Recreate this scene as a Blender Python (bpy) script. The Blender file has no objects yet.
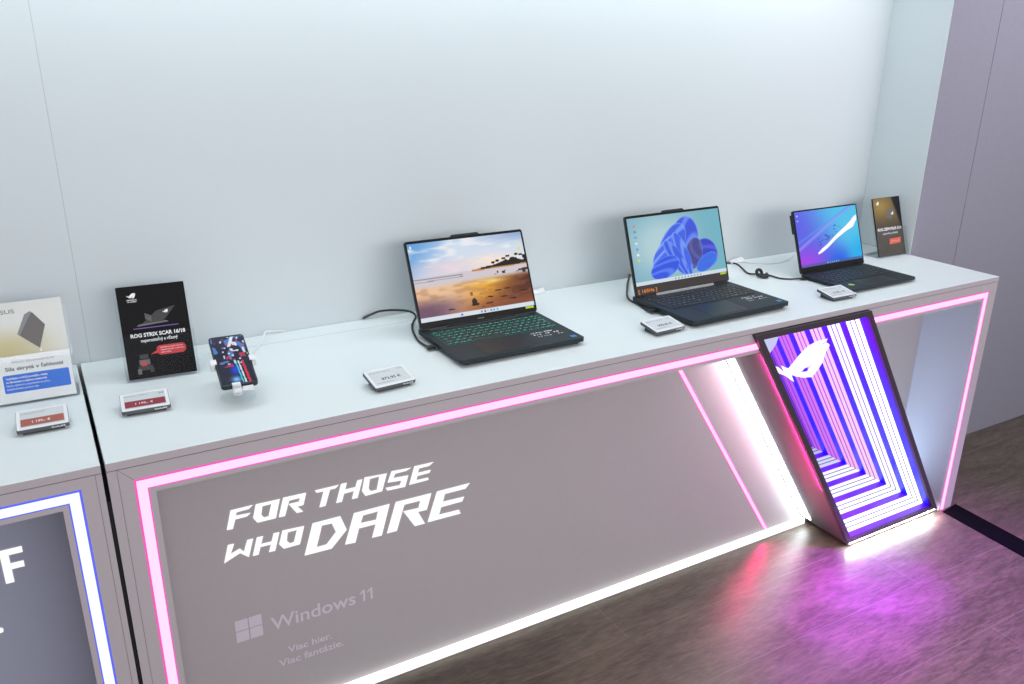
import bpy, math, random
import numpy as np
from mathutils import Vector, Matrix
from mathutils.geometry import tessellate_polygon

sc = bpy.context.scene
col = sc.collection
R = math.radians

def lin(c):
    c = c / 255.0
    return c / 12.92 if c <= 0.04045 else ((c + 0.055) / 1.055) ** 2.4
def rgb(r, g, b): return (lin(r), lin(g), lin(b), 1.0)

# ------------------------------------------------------------------ camera, world, lights, exposure
cam_data = bpy.data.cameras.new('camera'); cam = bpy.data.objects.new('camera', cam_data); col.objects.link(cam)
cam_data.sensor_fit = 'HORIZONTAL'; cam_data.sensor_width = 36.0
cam_data.lens = 841.64 * 36.0 / 1024.0
cam_data.clip_start = 0.05
_pi, _ya, _ro = R(19.8985), R(29.9494), R(0.5442)
F = Vector((math.sin(_ya) * math.cos(_pi), math.cos(_ya) * math.cos(_pi), -math.sin(_pi)))
Rt = Vector((math.cos(_ya), -math.sin(_ya), 0)); Up = Rt.cross(F)
R2 = Rt * math.cos(_ro) + Up * math.sin(_ro); U2 = -Rt * math.sin(_ro) + Up * math.cos(_ro)
m = Matrix((R2, U2, -F)).transposed().to_4x4(); m.translation = Vector((0, -1.5523, 1.6186))
cam.matrix_world = m
sc.camera = cam

sc.view_settings.view_transform = 'Standard'
sc.view_settings.look = 'None'
sc.view_settings.gamma = 1.0
sc.view_settings.use_curve_mapping = False
sc.view_settings.exposure = 0.0
sc.cycles.max_bounces = 8
sc.cycles.diffuse_bounces = 4
sc.cycles.transparent_max_bounces = 12
sc.cycles.use_denoising = True
sc.cycles.sample_clamp_indirect = 6.0
sc.cycles.caustics_reflective = False
sc.cycles.caustics_refractive = False

world = bpy.data.worlds.new('hall_ambience'); sc.world = world; world.use_nodes = True
bg = world.node_tree.nodes['Background']
bg.inputs[0].default_value = (0.60, 0.59, 0.63, 1); bg.inputs[1].default_value = 0.95

def area(name, loc, target, sx, sy, power, color):
    l = bpy.data.lights.new(name, 'AREA'); l.shape = 'RECTANGLE'; l.size = sx; l.size_y = sy
    l.energy = power; l.color = color
    o = bpy.data.objects.new(name, l); col.objects.link(o); o.location = loc
    o.rotation_euler = (Vector(target) - Vector(loc)).to_track_quat('-Z', 'Y').to_euler()
    return o
hl = area('added_fill', (1.4, -3.9, 1.98), (1.35, 0.0, 0.75), 4.2, 0.9, 33, (1.0, 0.97, 0.96)); hl.data.spread = R(110)  # unseen frontal fill, added to lift the counter fronts
def floor_spot(tx, ty, deg, power, color):  # overhead spots added to imitate the mirror's violet reflection on the floor
    sp = bpy.data.lights.new('added_violet_spot', 'SPOT'); sp.energy = power; sp.color = color; sp.spot_size = R(deg); sp.spot_blend = 1.0; sp.shadow_soft_size = 0.05
    o = bpy.data.objects.new('added_violet_spot', sp); col.objects.link(o); o.location = (tx, ty - 1.3, 3.3)
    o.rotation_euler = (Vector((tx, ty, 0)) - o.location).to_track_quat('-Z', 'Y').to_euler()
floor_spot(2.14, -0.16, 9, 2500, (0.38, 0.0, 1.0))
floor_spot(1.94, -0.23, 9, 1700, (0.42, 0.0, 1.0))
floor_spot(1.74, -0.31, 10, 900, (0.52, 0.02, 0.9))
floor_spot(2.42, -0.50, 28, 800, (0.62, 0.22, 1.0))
wl = area('added_fill', (3.4, -1.0, 2.9), (3.3, 0.34, 2.0), 1.6, 0.3, 8, (0.95, 0.92, 1.0)); wl.data.spread = R(85)  # unseen lamp added to brighten the upper right wall
LETTERS = [([(0.2783,0.6103),(0.3281,0.6102),(0.3179,0.6025),(0.2908,0.6019),(0.288,0.5938),(0.3213,0.5915),(0.3123,0.5848),(0.2862,0.5847),(0.2786,0.5619),(0.2654,0.5632)],None),([(0.3346,0.6097),(0.3896,0.6081),(0.3764,0.5612),(0.334,0.5617),(0.3255,0.5764)],[(0.3487,0.6008),(0.3695,0.601),(0.3605,0.5709),(0.3499,0.5705),(0.3444,0.5798)]),([(0.3973,0.609),(0.4516,0.6074),(0.4427,0.5771),(0.4288,0.5768),(0.441,0.5598),(0.4253,0.5605),(0.4086,0.589),(0.4329,0.5887),(0.4361,0.598),(0.4106,0.5979),(0.3976,0.5602),(0.3832,0.5613)],None),([(0.4723,0.6074),(0.5314,0.6065),(0.5221,0.5994),(0.509,0.5999),(0.4953,0.5595),(0.4804,0.5597),(0.4931,0.5999),(0.4761,0.6002)],None),([(0.5368,0.6074),(0.5511,0.607),(0.5458,0.5894),(0.5718,0.5895),(0.5776,0.6057),(0.5905,0.6057),(0.5755,0.5583),(0.561,0.5592),(0.5677,0.5801),(0.5424,0.5792),(0.536,0.559),(0.5217,0.5596)],None),([(0.5962,0.6087),(0.6539,0.6049),(0.6392,0.5592),(0.5958,0.5582),(0.5878,0.5735)],[(0.6095,0.6016),(0.6342,0.602),(0.6255,0.5669),(0.6097,0.5674),(0.6049,0.5772)]),([(0.6664,0.6076),(0.7186,0.6039),(0.7047,0.5986),(0.6758,0.5984),(0.6696,0.5876),(0.7103,0.5846),(0.7006,0.5548),(0.6531,0.5571),(0.6485,0.5656),(0.6866,0.5633),(0.6918,0.5752),(0.6548,0.5788)],None),([(0.7272,0.6052),(0.7799,0.6042),(0.768,0.5964),(0.7401,0.5965),(0.7362,0.5849),(0.7719,0.5838),(0.7675,0.5766),(0.7346,0.5763),(0.7314,0.5652),(0.7636,0.5638),(0.7652,0.5572),(0.7118,0.5572)],None),([(0.2637,0.5241),(0.2774,0.5233),(0.2676,0.4993),(0.2884,0.5067),(0.2971,0.4957),(0.307,0.5237),(0.3205,0.5233),(0.3065,0.478),(0.2878,0.4948),(0.2508,0.4794)],None),([(0.329,0.5238),(0.3434,0.5228),(0.3371,0.5035),(0.3612,0.5026),(0.3678,0.5227),(0.3813,0.5217),(0.3674,0.4753),(0.353,0.4764),(0.3593,0.4953),(0.3349,0.496),(0.3286,0.4772),(0.3156,0.4779)],None),([(0.3886,0.5237),(0.4402,0.5205),(0.4265,0.4745),(0.3876,0.4743),(0.3779,0.4893)],[(0.4004,0.5154),(0.4224,0.5151),(0.4127,0.4844),(0.4026,0.4844),(0.3964,0.4936)]),([(0.4607,0.5213),(0.5294,0.5208),(0.5432,0.4788),(0.5025,0.4377),(0.4352,0.4397)],[(0.4828,0.5088),(0.5071,0.5073),(0.516,0.4806),(0.4906,0.4532),(0.4659,0.4535)]),([(0.5641,0.5187),(0.6576,0.518),(0.6326,0.4342),(0.6068,0.4355),(0.6182,0.4716),(0.5744,0.4725),(0.5632,0.4357),(0.5368,0.438)],[(0.5869,0.506),(0.626,0.5061),(0.62,0.4838),(0.5797,0.4859)]),([(0.6738,0.5184),(0.7719,0.5167),(0.7576,0.472),(0.733,0.473),(0.7515,0.4332),(0.7226,0.4339),(0.6931,0.4858),(0.735,0.4838),(0.7405,0.5037),(0.6964,0.5045),(0.6736,0.4352),(0.6466,0.4356)],None),([(0.7874,0.5168),(0.8824,0.5159),(0.8692,0.5028),(0.8098,0.5037),(0.8037,0.4822),(0.8655,0.48),(0.8595,0.4676),(0.7983,0.4678),(0.7918,0.447),(0.8495,0.4451),(0.8545,0.4323),(0.7592,0.4343)],None)]
EYE = ([(1.8118,0.7325),(1.8317,0.7504),(1.8533,0.7694),(1.8821,0.7886),(1.9167,0.7974),(1.9601,0.7973),(1.9565,0.7911),(1.934,0.7836),(1.9628,0.7835),(1.9732,0.7762),(1.9702,0.769),(1.9616,0.7595),(1.9527,0.7252),(1.9378,0.7058),(1.9159,0.685),(1.8782,0.6904),(1.8438,0.7013),(1.8264,0.7093),(1.8415,0.6838),(1.8194,0.6984),(1.8012,0.7115),(1.7767,0.7225),(1.7584,0.7386),(1.7504,0.7522),(1.7679,0.744),(1.796,0.722),(1.7796,0.7467),(1.8025,0.7353)],[(1.8622,0.7092),(1.8784,0.7199),(1.9083,0.7252),(1.8915,0.7077)])
# ------------------------------------------------------------------ materials
def mat(name, color, rough=0.5, metal=0.0, emit=None, strength=0.0, vary=0.0, scale=30.0, bump=0.0, spec=0.5, alpha=None, stretch=None):
    m = bpy.data.materials.new(name); m.use_nodes = True; nt = m.node_tree; b = nt.nodes['Principled BSDF']
    b.inputs['Base Color'].default_value = color; b.inputs['Roughness'].default_value = rough
    b.inputs['Metallic'].default_value = metal; b.inputs['Specular IOR Level'].default_value = spec
    if emit is not None:
        b.inputs['Emission Color'].default_value = emit; b.inputs['Emission Strength'].default_value = strength
    if vary or bump:
        tc = nt.nodes.new('ShaderNodeTexCoord'); n = nt.nodes.new('ShaderNodeTexNoise')
        mp = nt.nodes.new('ShaderNodeMapping'); nt.links.new(tc.outputs['Object'], mp.inputs['Vector'])
        if stretch: mp.inputs['Scale'].default_value = stretch
        n.inputs['Scale'].default_value = scale; n.inputs['Detail'].default_value = 4
        nt.links.new(mp.outputs['Vector'], n.inputs['Vector'])
        if vary:
            mx = nt.nodes.new('ShaderNodeMixRGB'); mx.blend_type = 'MIX'
            mx.inputs[1].default_value = tuple(max(0, c * (1 - vary)) for c in color[:3]) + (1,)
            mx.inputs[2].default_value = tuple(min(1, c * (1 + vary)) for c in color[:3]) + (1,)
            nt.links.new(n.outputs['Fac'], mx.inputs[0]); nt.links.new(mx.outputs[0], b.inputs['Base Color'])
        if bump:
            bp = nt.nodes.new('ShaderNodeBump'); bp.inputs['Strength'].default_value = bump; bp.inputs['Distance'].default_value = 0.001
            nt.links.new(n.outputs['Fac'], bp.inputs['Height']); nt.links.new(bp.outputs['Normal'], b.inputs['Normal'])
    if alpha is not None: b.inputs['Alpha'].default_value = alpha
    return m
def emat(name, color, strength):
    m = bpy.data.materials.new(name); m.use_nodes = True; nt = m.node_tree
    for n in list(nt.nodes): nt.nodes.remove(n)
    o = nt.nodes.new('ShaderNodeOutputMaterial'); e = nt.nodes.new('ShaderNodeEmission')
    e.inputs[0].default_value = color if len(color) == 4 else tuple(color) + (1,); e.inputs[1].default_value = strength
    nt.links.new(e.outputs[0], o.inputs[0]); return m
def glassy(name, tint=(0.96, 0.98, 1.0, 1), refl=0.08, rough=0.02):
    m = bpy.data.materials.new(name); m.use_nodes = True; nt = m.node_tree
    for n in list(nt.nodes): nt.nodes.remove(n)
    o = nt.nodes.new('ShaderNodeOutputMaterial'); t = nt.nodes.new('ShaderNodeBsdfTransparent'); g = nt.nodes.new('ShaderNodeBsdfGlossy')
    t.inputs[0].default_value = tint; g.inputs['Roughness'].default_value = rough
    mx = nt.nodes.new('ShaderNodeMixShader'); fr = nt.nodes.new('ShaderNodeLayerWeight'); fr.inputs[0].default_value = 0.25; mf = nt.nodes.new('ShaderNodeMath'); mf.operation = 'MULTIPLY_ADD'; mf.inputs[1].default_value = refl; mf.inputs[2].default_value = 0.008
    nt.links.new(fr.outputs['Facing'], mf.inputs[0]); nt.links.new(mf.outputs[0], mx.inputs[0]); nt.links.new(t.outputs[0], mx.inputs[1]); nt.links.new(g.outputs[0], mx.inputs[2])
    nt.links.new(mx.outputs[0], o.inputs[0]); return m
def attr_mat(name, emit=0.0, rough=0.3):
    m = bpy.data.materials.new(name); m.use_nodes = True; nt = m.node_tree; b = nt.nodes['Principled BSDF']
    a = nt.nodes.new('ShaderNodeAttribute'); a.attribute_name = 'picture'
    b.inputs['Roughness'].default_value = rough; b.inputs['Specular IOR Level'].default_value = 0.2
    if emit:
        b.inputs['Base Color'].default_value = (0.01, 0.01, 0.01, 1)
        nt.links.new(a.outputs['Color'], b.inputs['Emission Color']); b.inputs['Emission Strength'].default_value = emit
    else: nt.links.new(a.outputs['Color'], b.inputs['Base Color'])
    return m

def floor_mat():
    m = bpy.data.materials.new('wood_laminate'); m.use_nodes = True; nt = m.node_tree; b = nt.nodes['Principled BSDF']
    tc = nt.nodes.new('ShaderNodeTexCoord'); mp = nt.nodes.new('ShaderNodeMapping')
    mp.inputs['Location'].default_value = (0.35, 0.005, 0)
    nt.links.new(tc.outputs['Object'], mp.inputs['Vector'])
    br = nt.nodes.new('ShaderNodeTexBrick'); br.offset = 0.37; br.inputs['Scale'].default_value = 1.0
    br.inputs['Brick Width'].default_value = 2.6; br.inputs['Row Height'].default_value = 0.24
    br.inputs['Mortar Size'].default_value = 0.0012; br.inputs['Mortar Smooth'].default_value = 0.2
    br.inputs['Color1'].default_value = (0.30, 0.30, 0.30, 1); br.inputs['Color2'].default_value = (0.62, 0.62, 0.62, 1); br.inputs['Mortar'].default_value = (0.5, 0.5, 0.5, 1)
    nt.links.new(mp.outputs[0], br.inputs['Vector'])
    def noise(scale, sv, detail=8, dist=0.0):
        mm = nt.nodes.new('ShaderNodeMapping'); mm.inputs['Scale'].default_value = sv; nt.links.new(tc.outputs['Object'], mm.inputs['Vector'])
        n = nt.nodes.new('ShaderNodeTexNoise'); n.inputs['Scale'].default_value = scale; n.inputs['Detail'].default_value = detail
        n.inputs['Distortion'].default_value = dist; n.inputs['Roughness'].default_value = 0.65
        nt.links.new(mm.outputs[0], n.inputs['Vector']); return n
    g1 = noise(6.0, (0.8, 4.0, 1), 12, 0.8); g2 = noise(26.0, (0.8, 4.5, 1), 12, 0.5); g3 = noise(1.3, (1, 2.5, 1), 5, 0.8)
    def mathn(op, a, b_, v=None):
        n = nt.nodes.new('ShaderNodeMath'); n.operation = op
        for i, x in enumerate((a, b_)):
            if isinstance(x, (int, float)): n.inputs[i].default_value = x
            else: nt.links.new(x, n.inputs[i])
        return n.outputs[0]
    s = mathn('ADD', mathn('MULTIPLY', g1.outputs['Fac'], 0.38), mathn('MULTIPLY', g2.outputs['Fac'], 0.50))
    s = mathn('ADD', s, mathn('MULTIPLY', g3.outputs['Fac'], 0.35))
    s = mathn('ADD', s, mathn('MULTIPLY', br.outputs['Color'], 0.12))
    cr = nt.nodes.new('ShaderNodeValToRGB'); nt.links.new(s, cr.inputs[0])
    e = cr.color_ramp.elements; e[0].position = 0.46; e[0].color = (0.044, 0.033, 0.025, 1); e[1].position = 0.80; e[1].color = (0.19, 0.145, 0.112, 1)
    k = cr.color_ramp.elements.new(0.62); k.color = (0.095, 0.072, 0.056, 1)
    mx = nt.nodes.new('ShaderNodeMixRGB'); mx.inputs[2].default_value = (0.24, 0.21, 0.19, 1)
    nt.links.new(mathn('MULTIPLY', br.outputs['Fac'], 0.60), mx.inputs[0]); nt.links.new(cr.outputs[0], mx.inputs[1]); nt.links.new(mx.outputs[0], b.inputs['Base Color'])
    rr = mathn('ADD', mathn('MULTIPLY', g2.outputs['Fac'], 0.26), 0.26)
    nt.links.new(rr, b.inputs['Roughness'])
    b.inputs['Specular IOR Level'].default_value = 0.6
    bp = nt.nodes.new('ShaderNodeBump'); bp.inputs['Strength'].default_value = 0.25; bp.inputs['Distance'].default_value = 0.002
    nt.links.new(s, bp.inputs['Height']); nt.links.new(bp.outputs[0], b.inputs['Normal'])
    return m

M = {}
M['floor'] = floor_mat()
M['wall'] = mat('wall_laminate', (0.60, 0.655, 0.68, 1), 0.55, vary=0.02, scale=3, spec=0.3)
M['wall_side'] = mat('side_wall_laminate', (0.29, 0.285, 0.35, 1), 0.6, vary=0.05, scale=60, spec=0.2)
M['top'] = mat('worktop_laminate', (0.75, 0.81, 0.82, 1), 0.42, vary=0.015, scale=8, spec=0.3)
M['face'] = mat('frame_laminate', (0.50, 0.455, 0.49, 1), 0.5, vary=0.03, scale=90, spec=0.3)
M['panel'] = mat('grey_panel_laminate', (0.465, 0.435, 0.455, 1), 0.55, vary=0.03, scale=70, spec=0.25)
M['seam'] = mat('seam_shadow_gap', (0.20, 0.185, 0.195, 1), 0.8)
M['panel_blue_lit'] = mat('panel_laminate_blue_tint', (0.37, 0.39, 0.50, 1), 0.55, vary=0.03, scale=70, spec=0.25)  # panel grey with the blue strip's tint painted into the colour
M['seamlight'] = mat('fine_seam', (0.44, 0.47, 0.49, 1), 0.8)
M['black'] = mat('black_gap', (0.006, 0.006, 0.008, 1), 0.8)
M['letters'] = emat('white_emissive_letters', (1, 1, 1), 1.05)  # plain white emission on the lettering
M['logo'] = mat('pale_print', (0.70, 0.64, 0.74, 1), 0.6)
M['blacktrim'] = mat('black_rubber', (0.004, 0.004, 0.006, 1), 0.85, vary=0.2, scale=80, spec=0.05)
M['pink'] = emat('pink_led_core', (1.0, 0.16, 0.42), 4.8)
M['pinkhalo'] = emat('pink_led_halo', (0.90, 0.14, 0.46), 1.0)
M['pinkslant'] = emat('pink_led_slanted', (1.0, 0.10, 0.28), 7.0)
M['blue'] = emat('cool_led_core', (0.42, 0.46, 1.0), 2.4)
M['bluehalo'] = emat('cool_led_halo', (0.14, 0.16, 0.95), 1.0)
M['white_led'] = emat('white_floor_led', (0.98, 1.0, 0.95), 1.5)
M['wash'] = emat('white_wash_led', (0.88, 0.96, 1.0), 15.0)
M['wash_right'] = emat('blue_white_wash_led', (0.50, 0.74, 1.0), 12.0)
M['magenta'] = emat('magenta_wash_led', (1.0, 0.06, 0.40), 1.2)
M['under'] = emat('under_glow_led', (0.95, 0.98, 1.0), 120.0)
M['portal'] = mat('portal_dark_frame', (0.050, 0.038, 0.050, 1), 0.45, vary=0.1, scale=40)
M['portal_side'] = mat('portal_side_grey', (0.15, 0.14, 0.155, 1), 0.5, vary=0.05, scale=40)
M['lining'] = mat('portal_blue_lining', (0.035, 0.06, 0.78, 1), 0.35)
M['lining_floor'] = mat('portal_violet_lining', (0.16, 0.04, 0.80, 1), 0.35)
M['divider'] = mat('strip_divider', (0.16, 0.14, 0.20, 1), 0.6)
M['mirror'] = mat('portal_rear_mirror', (0.45, 0.35, 0.9, 1), 0.05, metal=1.0)
M['glass'] = glassy('portal_glass', refl=0.03)
M['acrylic'] = glassy('clear_acrylic', tint=(0.975, 0.985, 0.99, 1), refl=0.16, rough=0.03)
M['emblem'] = emat('emblem_white', (1, 1, 1), 1.2)
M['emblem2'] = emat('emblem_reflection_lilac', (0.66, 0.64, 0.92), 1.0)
M['plastic_black'] = mat('black_plastic', (0.010, 0.012, 0.014, 1), 0.42, vary=0.1, scale=100)
M['laptop'] = mat('laptop_charcoal', (0.015, 0.024, 0.031, 1), 0.5, metal=0.0, vary=0.08, scale=200, spec=0.3)
M['laptop_dark'] = mat('laptop_black_base', (0.009, 0.010, 0.011, 1), 0.35)
M['bezel'] = mat('screen_bezel', (0.008, 0.008, 0.008, 1), 0.4, spec=0.2)
M['bezel_warm'] = mat('screen_chin', (0.035, 0.027, 0.025, 1), 0.35)
M['key'] = mat('keycap', (0.014, 0.017, 0.020, 1), 0.5)
M['touchpad'] = mat('touchpad', (0.010, 0.016, 0.022, 1), 0.35, spec=0.3)
M['teal'] = emat('teal_key_backlight', (0.07, 0.80, 0.62), 1.25)
M['tealdeck'] = mat('teal_lit_deck', (0.012, 0.03, 0.03, 1), 0.5, emit=(0.02, 0.35, 0.28, 1), strength=0.65)
M['keywhite'] = mat('key_print', (0.45, 0.45, 0.42, 1), 0.5)
M['keygrey'] = mat('key_print_grey', (0.30, 0.33, 0.38, 1), 0.5)
M['silver'] = mat('silver_strip', (0.62, 0.64, 0.66, 1), 0.35, metal=0.3)
M['grey_strip'] = mat('dull_grey_strip', (0.13, 0.12, 0.11, 1), 0.35, metal=0.3)
M['white'] = mat('white_plastic', (0.78, 0.80, 0.82, 1), 0.4)
M['paper'] = mat('tag_display', (0.60, 0.63, 0.65, 1), 0.35)
M['grey_case'] = mat('tag_case', (0.075, 0.085, 0.09, 1), 0.45)
M['tag_foot'] = mat('tag_foot', (0.035, 0.035, 0.04, 1), 0.5)
M['ink'] = mat('black_ink', (0.02, 0.02, 0.025, 1), 0.6)
M['ink_grey'] = mat('grey_ink', (0.22, 0.23, 0.25, 1), 0.6)
M['print_white'] = mat('white_print', (0.82, 0.82, 0.82, 1), 0.5)
M['red_band'] = mat('dark_red_band', (0.26, 0.018, 0.035, 1), 0.5)
M['rust_band'] = mat('rust_band', (0.36, 0.10, 0.07, 1), 0.5)
M['sticker_blue'] = mat('blue_sticker', (0.03, 0.25, 0.65, 1), 0.4)
M['sticker_green'] = mat('lime_sticker', (0.42, 0.62, 0.03, 1), 0.4)
M['sticker_orange'] = mat('orange_sticker', (0.75, 0.22, 0.02, 1), 0.4)
M['cable'] = mat('black_cable', (0.018, 0.020, 0.022, 1), 0.5)
M['cable_white'] = mat('white_cable', (0.75, 0.77, 0.78, 1), 0.45)
M['print_black'] = attr_mat('printed_card', 0.0, 0.35)
M['screen'] = attr_mat('lit_screen', 1.0, 0.2)
M['soffit'] = mat('soffit_white', (0.7, 0.7, 0.7, 1), 0.7)
M['niche_led'] = emat('niche_lamp_diffuser', (0.86, 0.97, 1.0), 13.5)
M['card_edge'] = mat('card_edge', (0.05, 0.05, 0.055, 1), 0.5)
M['card_white'] = mat('white_card', (0.80, 0.81, 0.80, 1), 0.5)
M['card_black'] = mat('black_card', (0.006, 0.0055, 0.007, 1), 0.5, spec=0.12)
M['card_brown'] = mat('dark_brown_card', (0.055, 0.042, 0.032, 1), 0.4)
M['blue_print'] = mat('blue_print', (0.02, 0.16, 0.68, 1), 0.45)
M['red_print'] = mat('red_print', (0.62, 0.02, 0.03, 1), 0.45)
M['orange_print'] = mat('orange_print', (0.85, 0.13, 0.05, 1), 0.45)
M['laptop_print'] = mat('laptop_picture_dark', (0.028, 0.028, 0.032, 1), 0.5)
M['laptop_print2'] = mat('laptop_picture_grey', (0.13, 0.12, 0.12, 1), 0.5)
M['purple_print'] = mat('purple_glow_print', (0.18, 0.08, 0.40, 1), 0.5)
M['gold_print'] = mat('gold_print', (0.36, 0.27, 0.10, 1), 0.5)

# ------------------------------------------------------------------ mesh building
_textcache = {}
def text_geo(s, bold=0.0):
    k = (s, bold)
    if k in _textcache: return _textcache[k]
    cu = bpy.data.curves.new('t', 'FONT'); cu.body = s; cu.resolution_u = 3; cu.offset = bold
    o = bpy.data.objects.new('t', cu); col.objects.link(o)
    dg = bpy.context.evaluated_depsgraph_get(); me = bpy.data.meshes.new_from_object(o.evaluated_get(dg))
    v = [(a.co.x, a.co.y) for a in me.vertices]; f = [tuple(p.vertices) for p in me.polygons]
    bpy.data.objects.remove(o); bpy.data.curves.remove(cu); bpy.data.meshes.remove(me)
    _textcache[k] = (v, f); return v, f

class MB:
    """collects geometry for ONE object; self.T maps local drawing coordinates"""
    def __init__(s, T=None): s.v = []; s.f = []; s.mi = []; s.mats = []; s.T = T or Matrix.Identity(4); s.sm = []
    def _m(s, m):
        if m not in s.mats: s.mats.append(m)
        return s.mats.index(m)
    def add(s, vs, fs, m, smooth=False):
        n = len(s.v); s.v += [tuple(s.T @ Vector(v)) for v in vs]; i = s._m(m)
        for f in fs: s.f.append([n + a for a in f]); s.mi.append(i); s.sm.append(smooth)
    def box(s, x0, x1, y0, y1, z0, z1, m):
        vs = [(x, y, z) for z in (z0, z1) for y in (y0, y1) for x in (x0, x1)]
        s.add(vs, [(0, 2, 3, 1), (4, 5, 7, 6), (0, 1, 5, 4), (2, 6, 7, 3), (0, 4, 6, 2), (1, 3, 7, 5)], m)
    def prism(s, pts, off, m, ax='z', a=0.0, m_side=None, hole=None):
        """pts 2D outline extruded from a to a+off along axis ax; ax 'y' means points are (x, z)"""
        def P(p, h): return (p[0], p[1], h) if ax == 'z' else (p[0], h, p[1])
        loops = [pts] + ([hole] if hole else [])
        flat = [q for l in loops for q in l]
        tris = tessellate_polygon([[Vector((q[0], q[1], 0)) for q in l] for l in loops])
        n = len(flat)
        vs = [P(q, a) for q in flat] + [P(q, a + off) for q in flat]
        area2 = sum(pts[i][0] * pts[(i + 1) % len(pts)][1] - pts[(i + 1) % len(pts)][0] * pts[i][1] for i in range(len(pts)))
        up = off > 0
        cap0, cap1 = [], []
        for t in tris:
            A, B, C = [flat[i] for i in t]
            ccw = (B[0] - A[0]) * (C[1] - A[1]) - (C[0] - A[0]) * (B[1] - A[1]) > 0
            t = t if ccw else t[::-1]
            if ax == 'y': t = t[::-1]
            if up: cap0.append(tuple(t[::-1])); cap1.append(tuple(i + n for i in t))
            else: cap0.append(tuple(t)); cap1.append(tuple(i + n for i in t[::-1]))
        s.add(vs, cap0 + cap1, m)
        sides = []; k = 0
        for li, l in enumerate(loops):
            L = len(l)
            ar = sum(l[i][0] * l[(i + 1) % L][1] - l[(i + 1) % L][0] * l[i][1] for i in range(L))
            flip = (ar > 0) != up
            if ax == 'y': flip = not flip
            if li: flip = not flip
            for i in range(L):
                q = (k + i, k + (i + 1) % L, n + k + (i + 1) % L, n + k + i)
                sides.append(q[::-1] if flip else q)
            k += L
        s.add(vs, sides, m_side or m)
    def flat(s, pts, z, m, hole=None):
        loops = [pts] + ([hole] if hole else [])
        flat = [q for l in loops for q in l]
        tris = tessellate_polygon([[Vector((q[0], q[1], 0)) for q in l] for l in loops]); out = []
        for t in tris:
            A, B, C = [flat[i] for i in t]
            out.append(t if (B[0] - A[0]) * (C[1] - A[1]) - (C[0] - A[0]) * (B[1] - A[1]) > 0 else t[::-1])
        s.add([(q[0], q[1], z) for q in flat], out, m)
    def rect(s, x0, x1, y0, y1, z, m): s.flat([(x0, y0), (x1, y0), (x1, y1), (x0, y1)], z, m)
    def text(s, txt, x0, x1, y0, h, z, m, bold=0.0, shear=0.0):
        v, f = text_geo(txt, bold)
        if not v: return
        xa = min(a[0] for a in v); xb = max(a[0] for a in v)
        H = 0.73
        if x1 is None: sx = h / H; 
        else: sx = (x1 - x0) / (xb - xa)
        s.add([(x0 + (a[0] - xa) * sx + shear * a[1] * h / H, y0 + a[1] * h / H, z) for a in v], f, m)
    def tube(s, pts, r, m, n=8, cap=True):
        pts = [Vector(p) for p in pts]; rings = []
        up = Vector((0, 0, 1))
        for i, p in enumerate(pts):
            d = (pts[min(i + 1, len(pts) - 1)] - pts[max(i - 1, 0)]).normalized()
            u = d.cross(up)
            if u.length < 1e-3: u = d.cross(Vector((1, 0, 0)))
            u.normalize(); w = u.cross(d)
            rr = r[i] if isinstance(r, (list, tuple)) else r
            rings.append([p + (u * math.cos(2 * math.pi * k / n) + w * math.sin(2 * math.pi * k / n)) * rr for k in range(n)])
        vs = [tuple(q) for ring in rings for q in ring]; fs = []
        for i in range(len(pts) - 1):
            for k in range(n):
                fs.append((i * n + k, i * n + (k + 1) % n, (i + 1) * n + (k + 1) % n, (i + 1) * n + k))
        if cap: fs += [tuple(range(n)), tuple(range((len(pts) - 1) * n, len(pts) * n))[::-1]]
        s.add(vs, fs, m, True)
    def build(s, name, parent=None, bevel=0.0, seg=2):
        me = bpy.data.meshes.new(name); me.from_pydata(s.v, [], s.f)
        for m in s.mats: me.materials.append(m)
        me.polygons.foreach_set('material_index', s.mi); me.polygons.foreach_set('use_smooth', s.sm)
        me.update()
        o = bpy.data.objects.new(name, me); col.objects.link(o)
        if parent: o.parent = parent
        if bevel:
            b = o.modifiers.new('edge', 'BEVEL'); b.width = bevel; b.segments = seg; b.limit_method = 'ANGLE'; b.angle_limit = R(40); b.harden_normals = False
        return o
def picture(name, T, x0, x1, y0, y1, z, nx, ny, func, m, parent):
    """a printed or lit picture drawn on a fine grid; func(u, v) -> sRGB 0..255 arrays"""
    U, V = np.meshgrid(np.linspace(0, 1, nx + 1), np.linspace(0, 1, ny + 1))
    Uc, Vc = U.ravel(), V.ravel()
    C = np.clip(np.array(func(Uc, Vc), float).T, 0, 255) / 255.0
    C = np.where(C <= 0.04045, C / 12.92, ((C + 0.055) / 1.055) ** 2.4)
    vs = [tuple(T @ Vector((x0 + (x1 - x0) * a, y0 + (y1 - y0) * b, z))) for a, b in zip(Uc, Vc)]
    fs = [(j * (nx + 1) + i, j * (nx + 1) + i + 1, (j + 1) * (nx + 1) + i + 1, (j + 1) * (nx + 1) + i) for j in range(ny) for i in range(nx)]
    me = bpy.data.meshes.new(name); me.from_pydata(vs, [], fs); me.materials.append(m)
    at = me.color_attributes.new('picture', 'FLOAT_COLOR', 'POINT')
    at.data.foreach_set('color', np.hstack([C, np.ones((len(C), 1))]).astype(np.float32).ravel())
    o = bpy.data.objects.new(name, me); col.objects.link(o); o.parent = parent
    return o
def rrect(x0, x1, y0, y1, r, n=5):
    out = []
    for cx, cy, a0 in ((x1 - r, y0 + r, -90), (x1 - r, y1 - r, 0), (x0 + r, y1 - r, 90), (x0 + r, y0 + r, 180)):
        for k in range(n + 1):
            a = R(a0 + 90 * k / n); out.append((cx + r * math.cos(a), cy + r * math.sin(a)))
    return out
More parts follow.
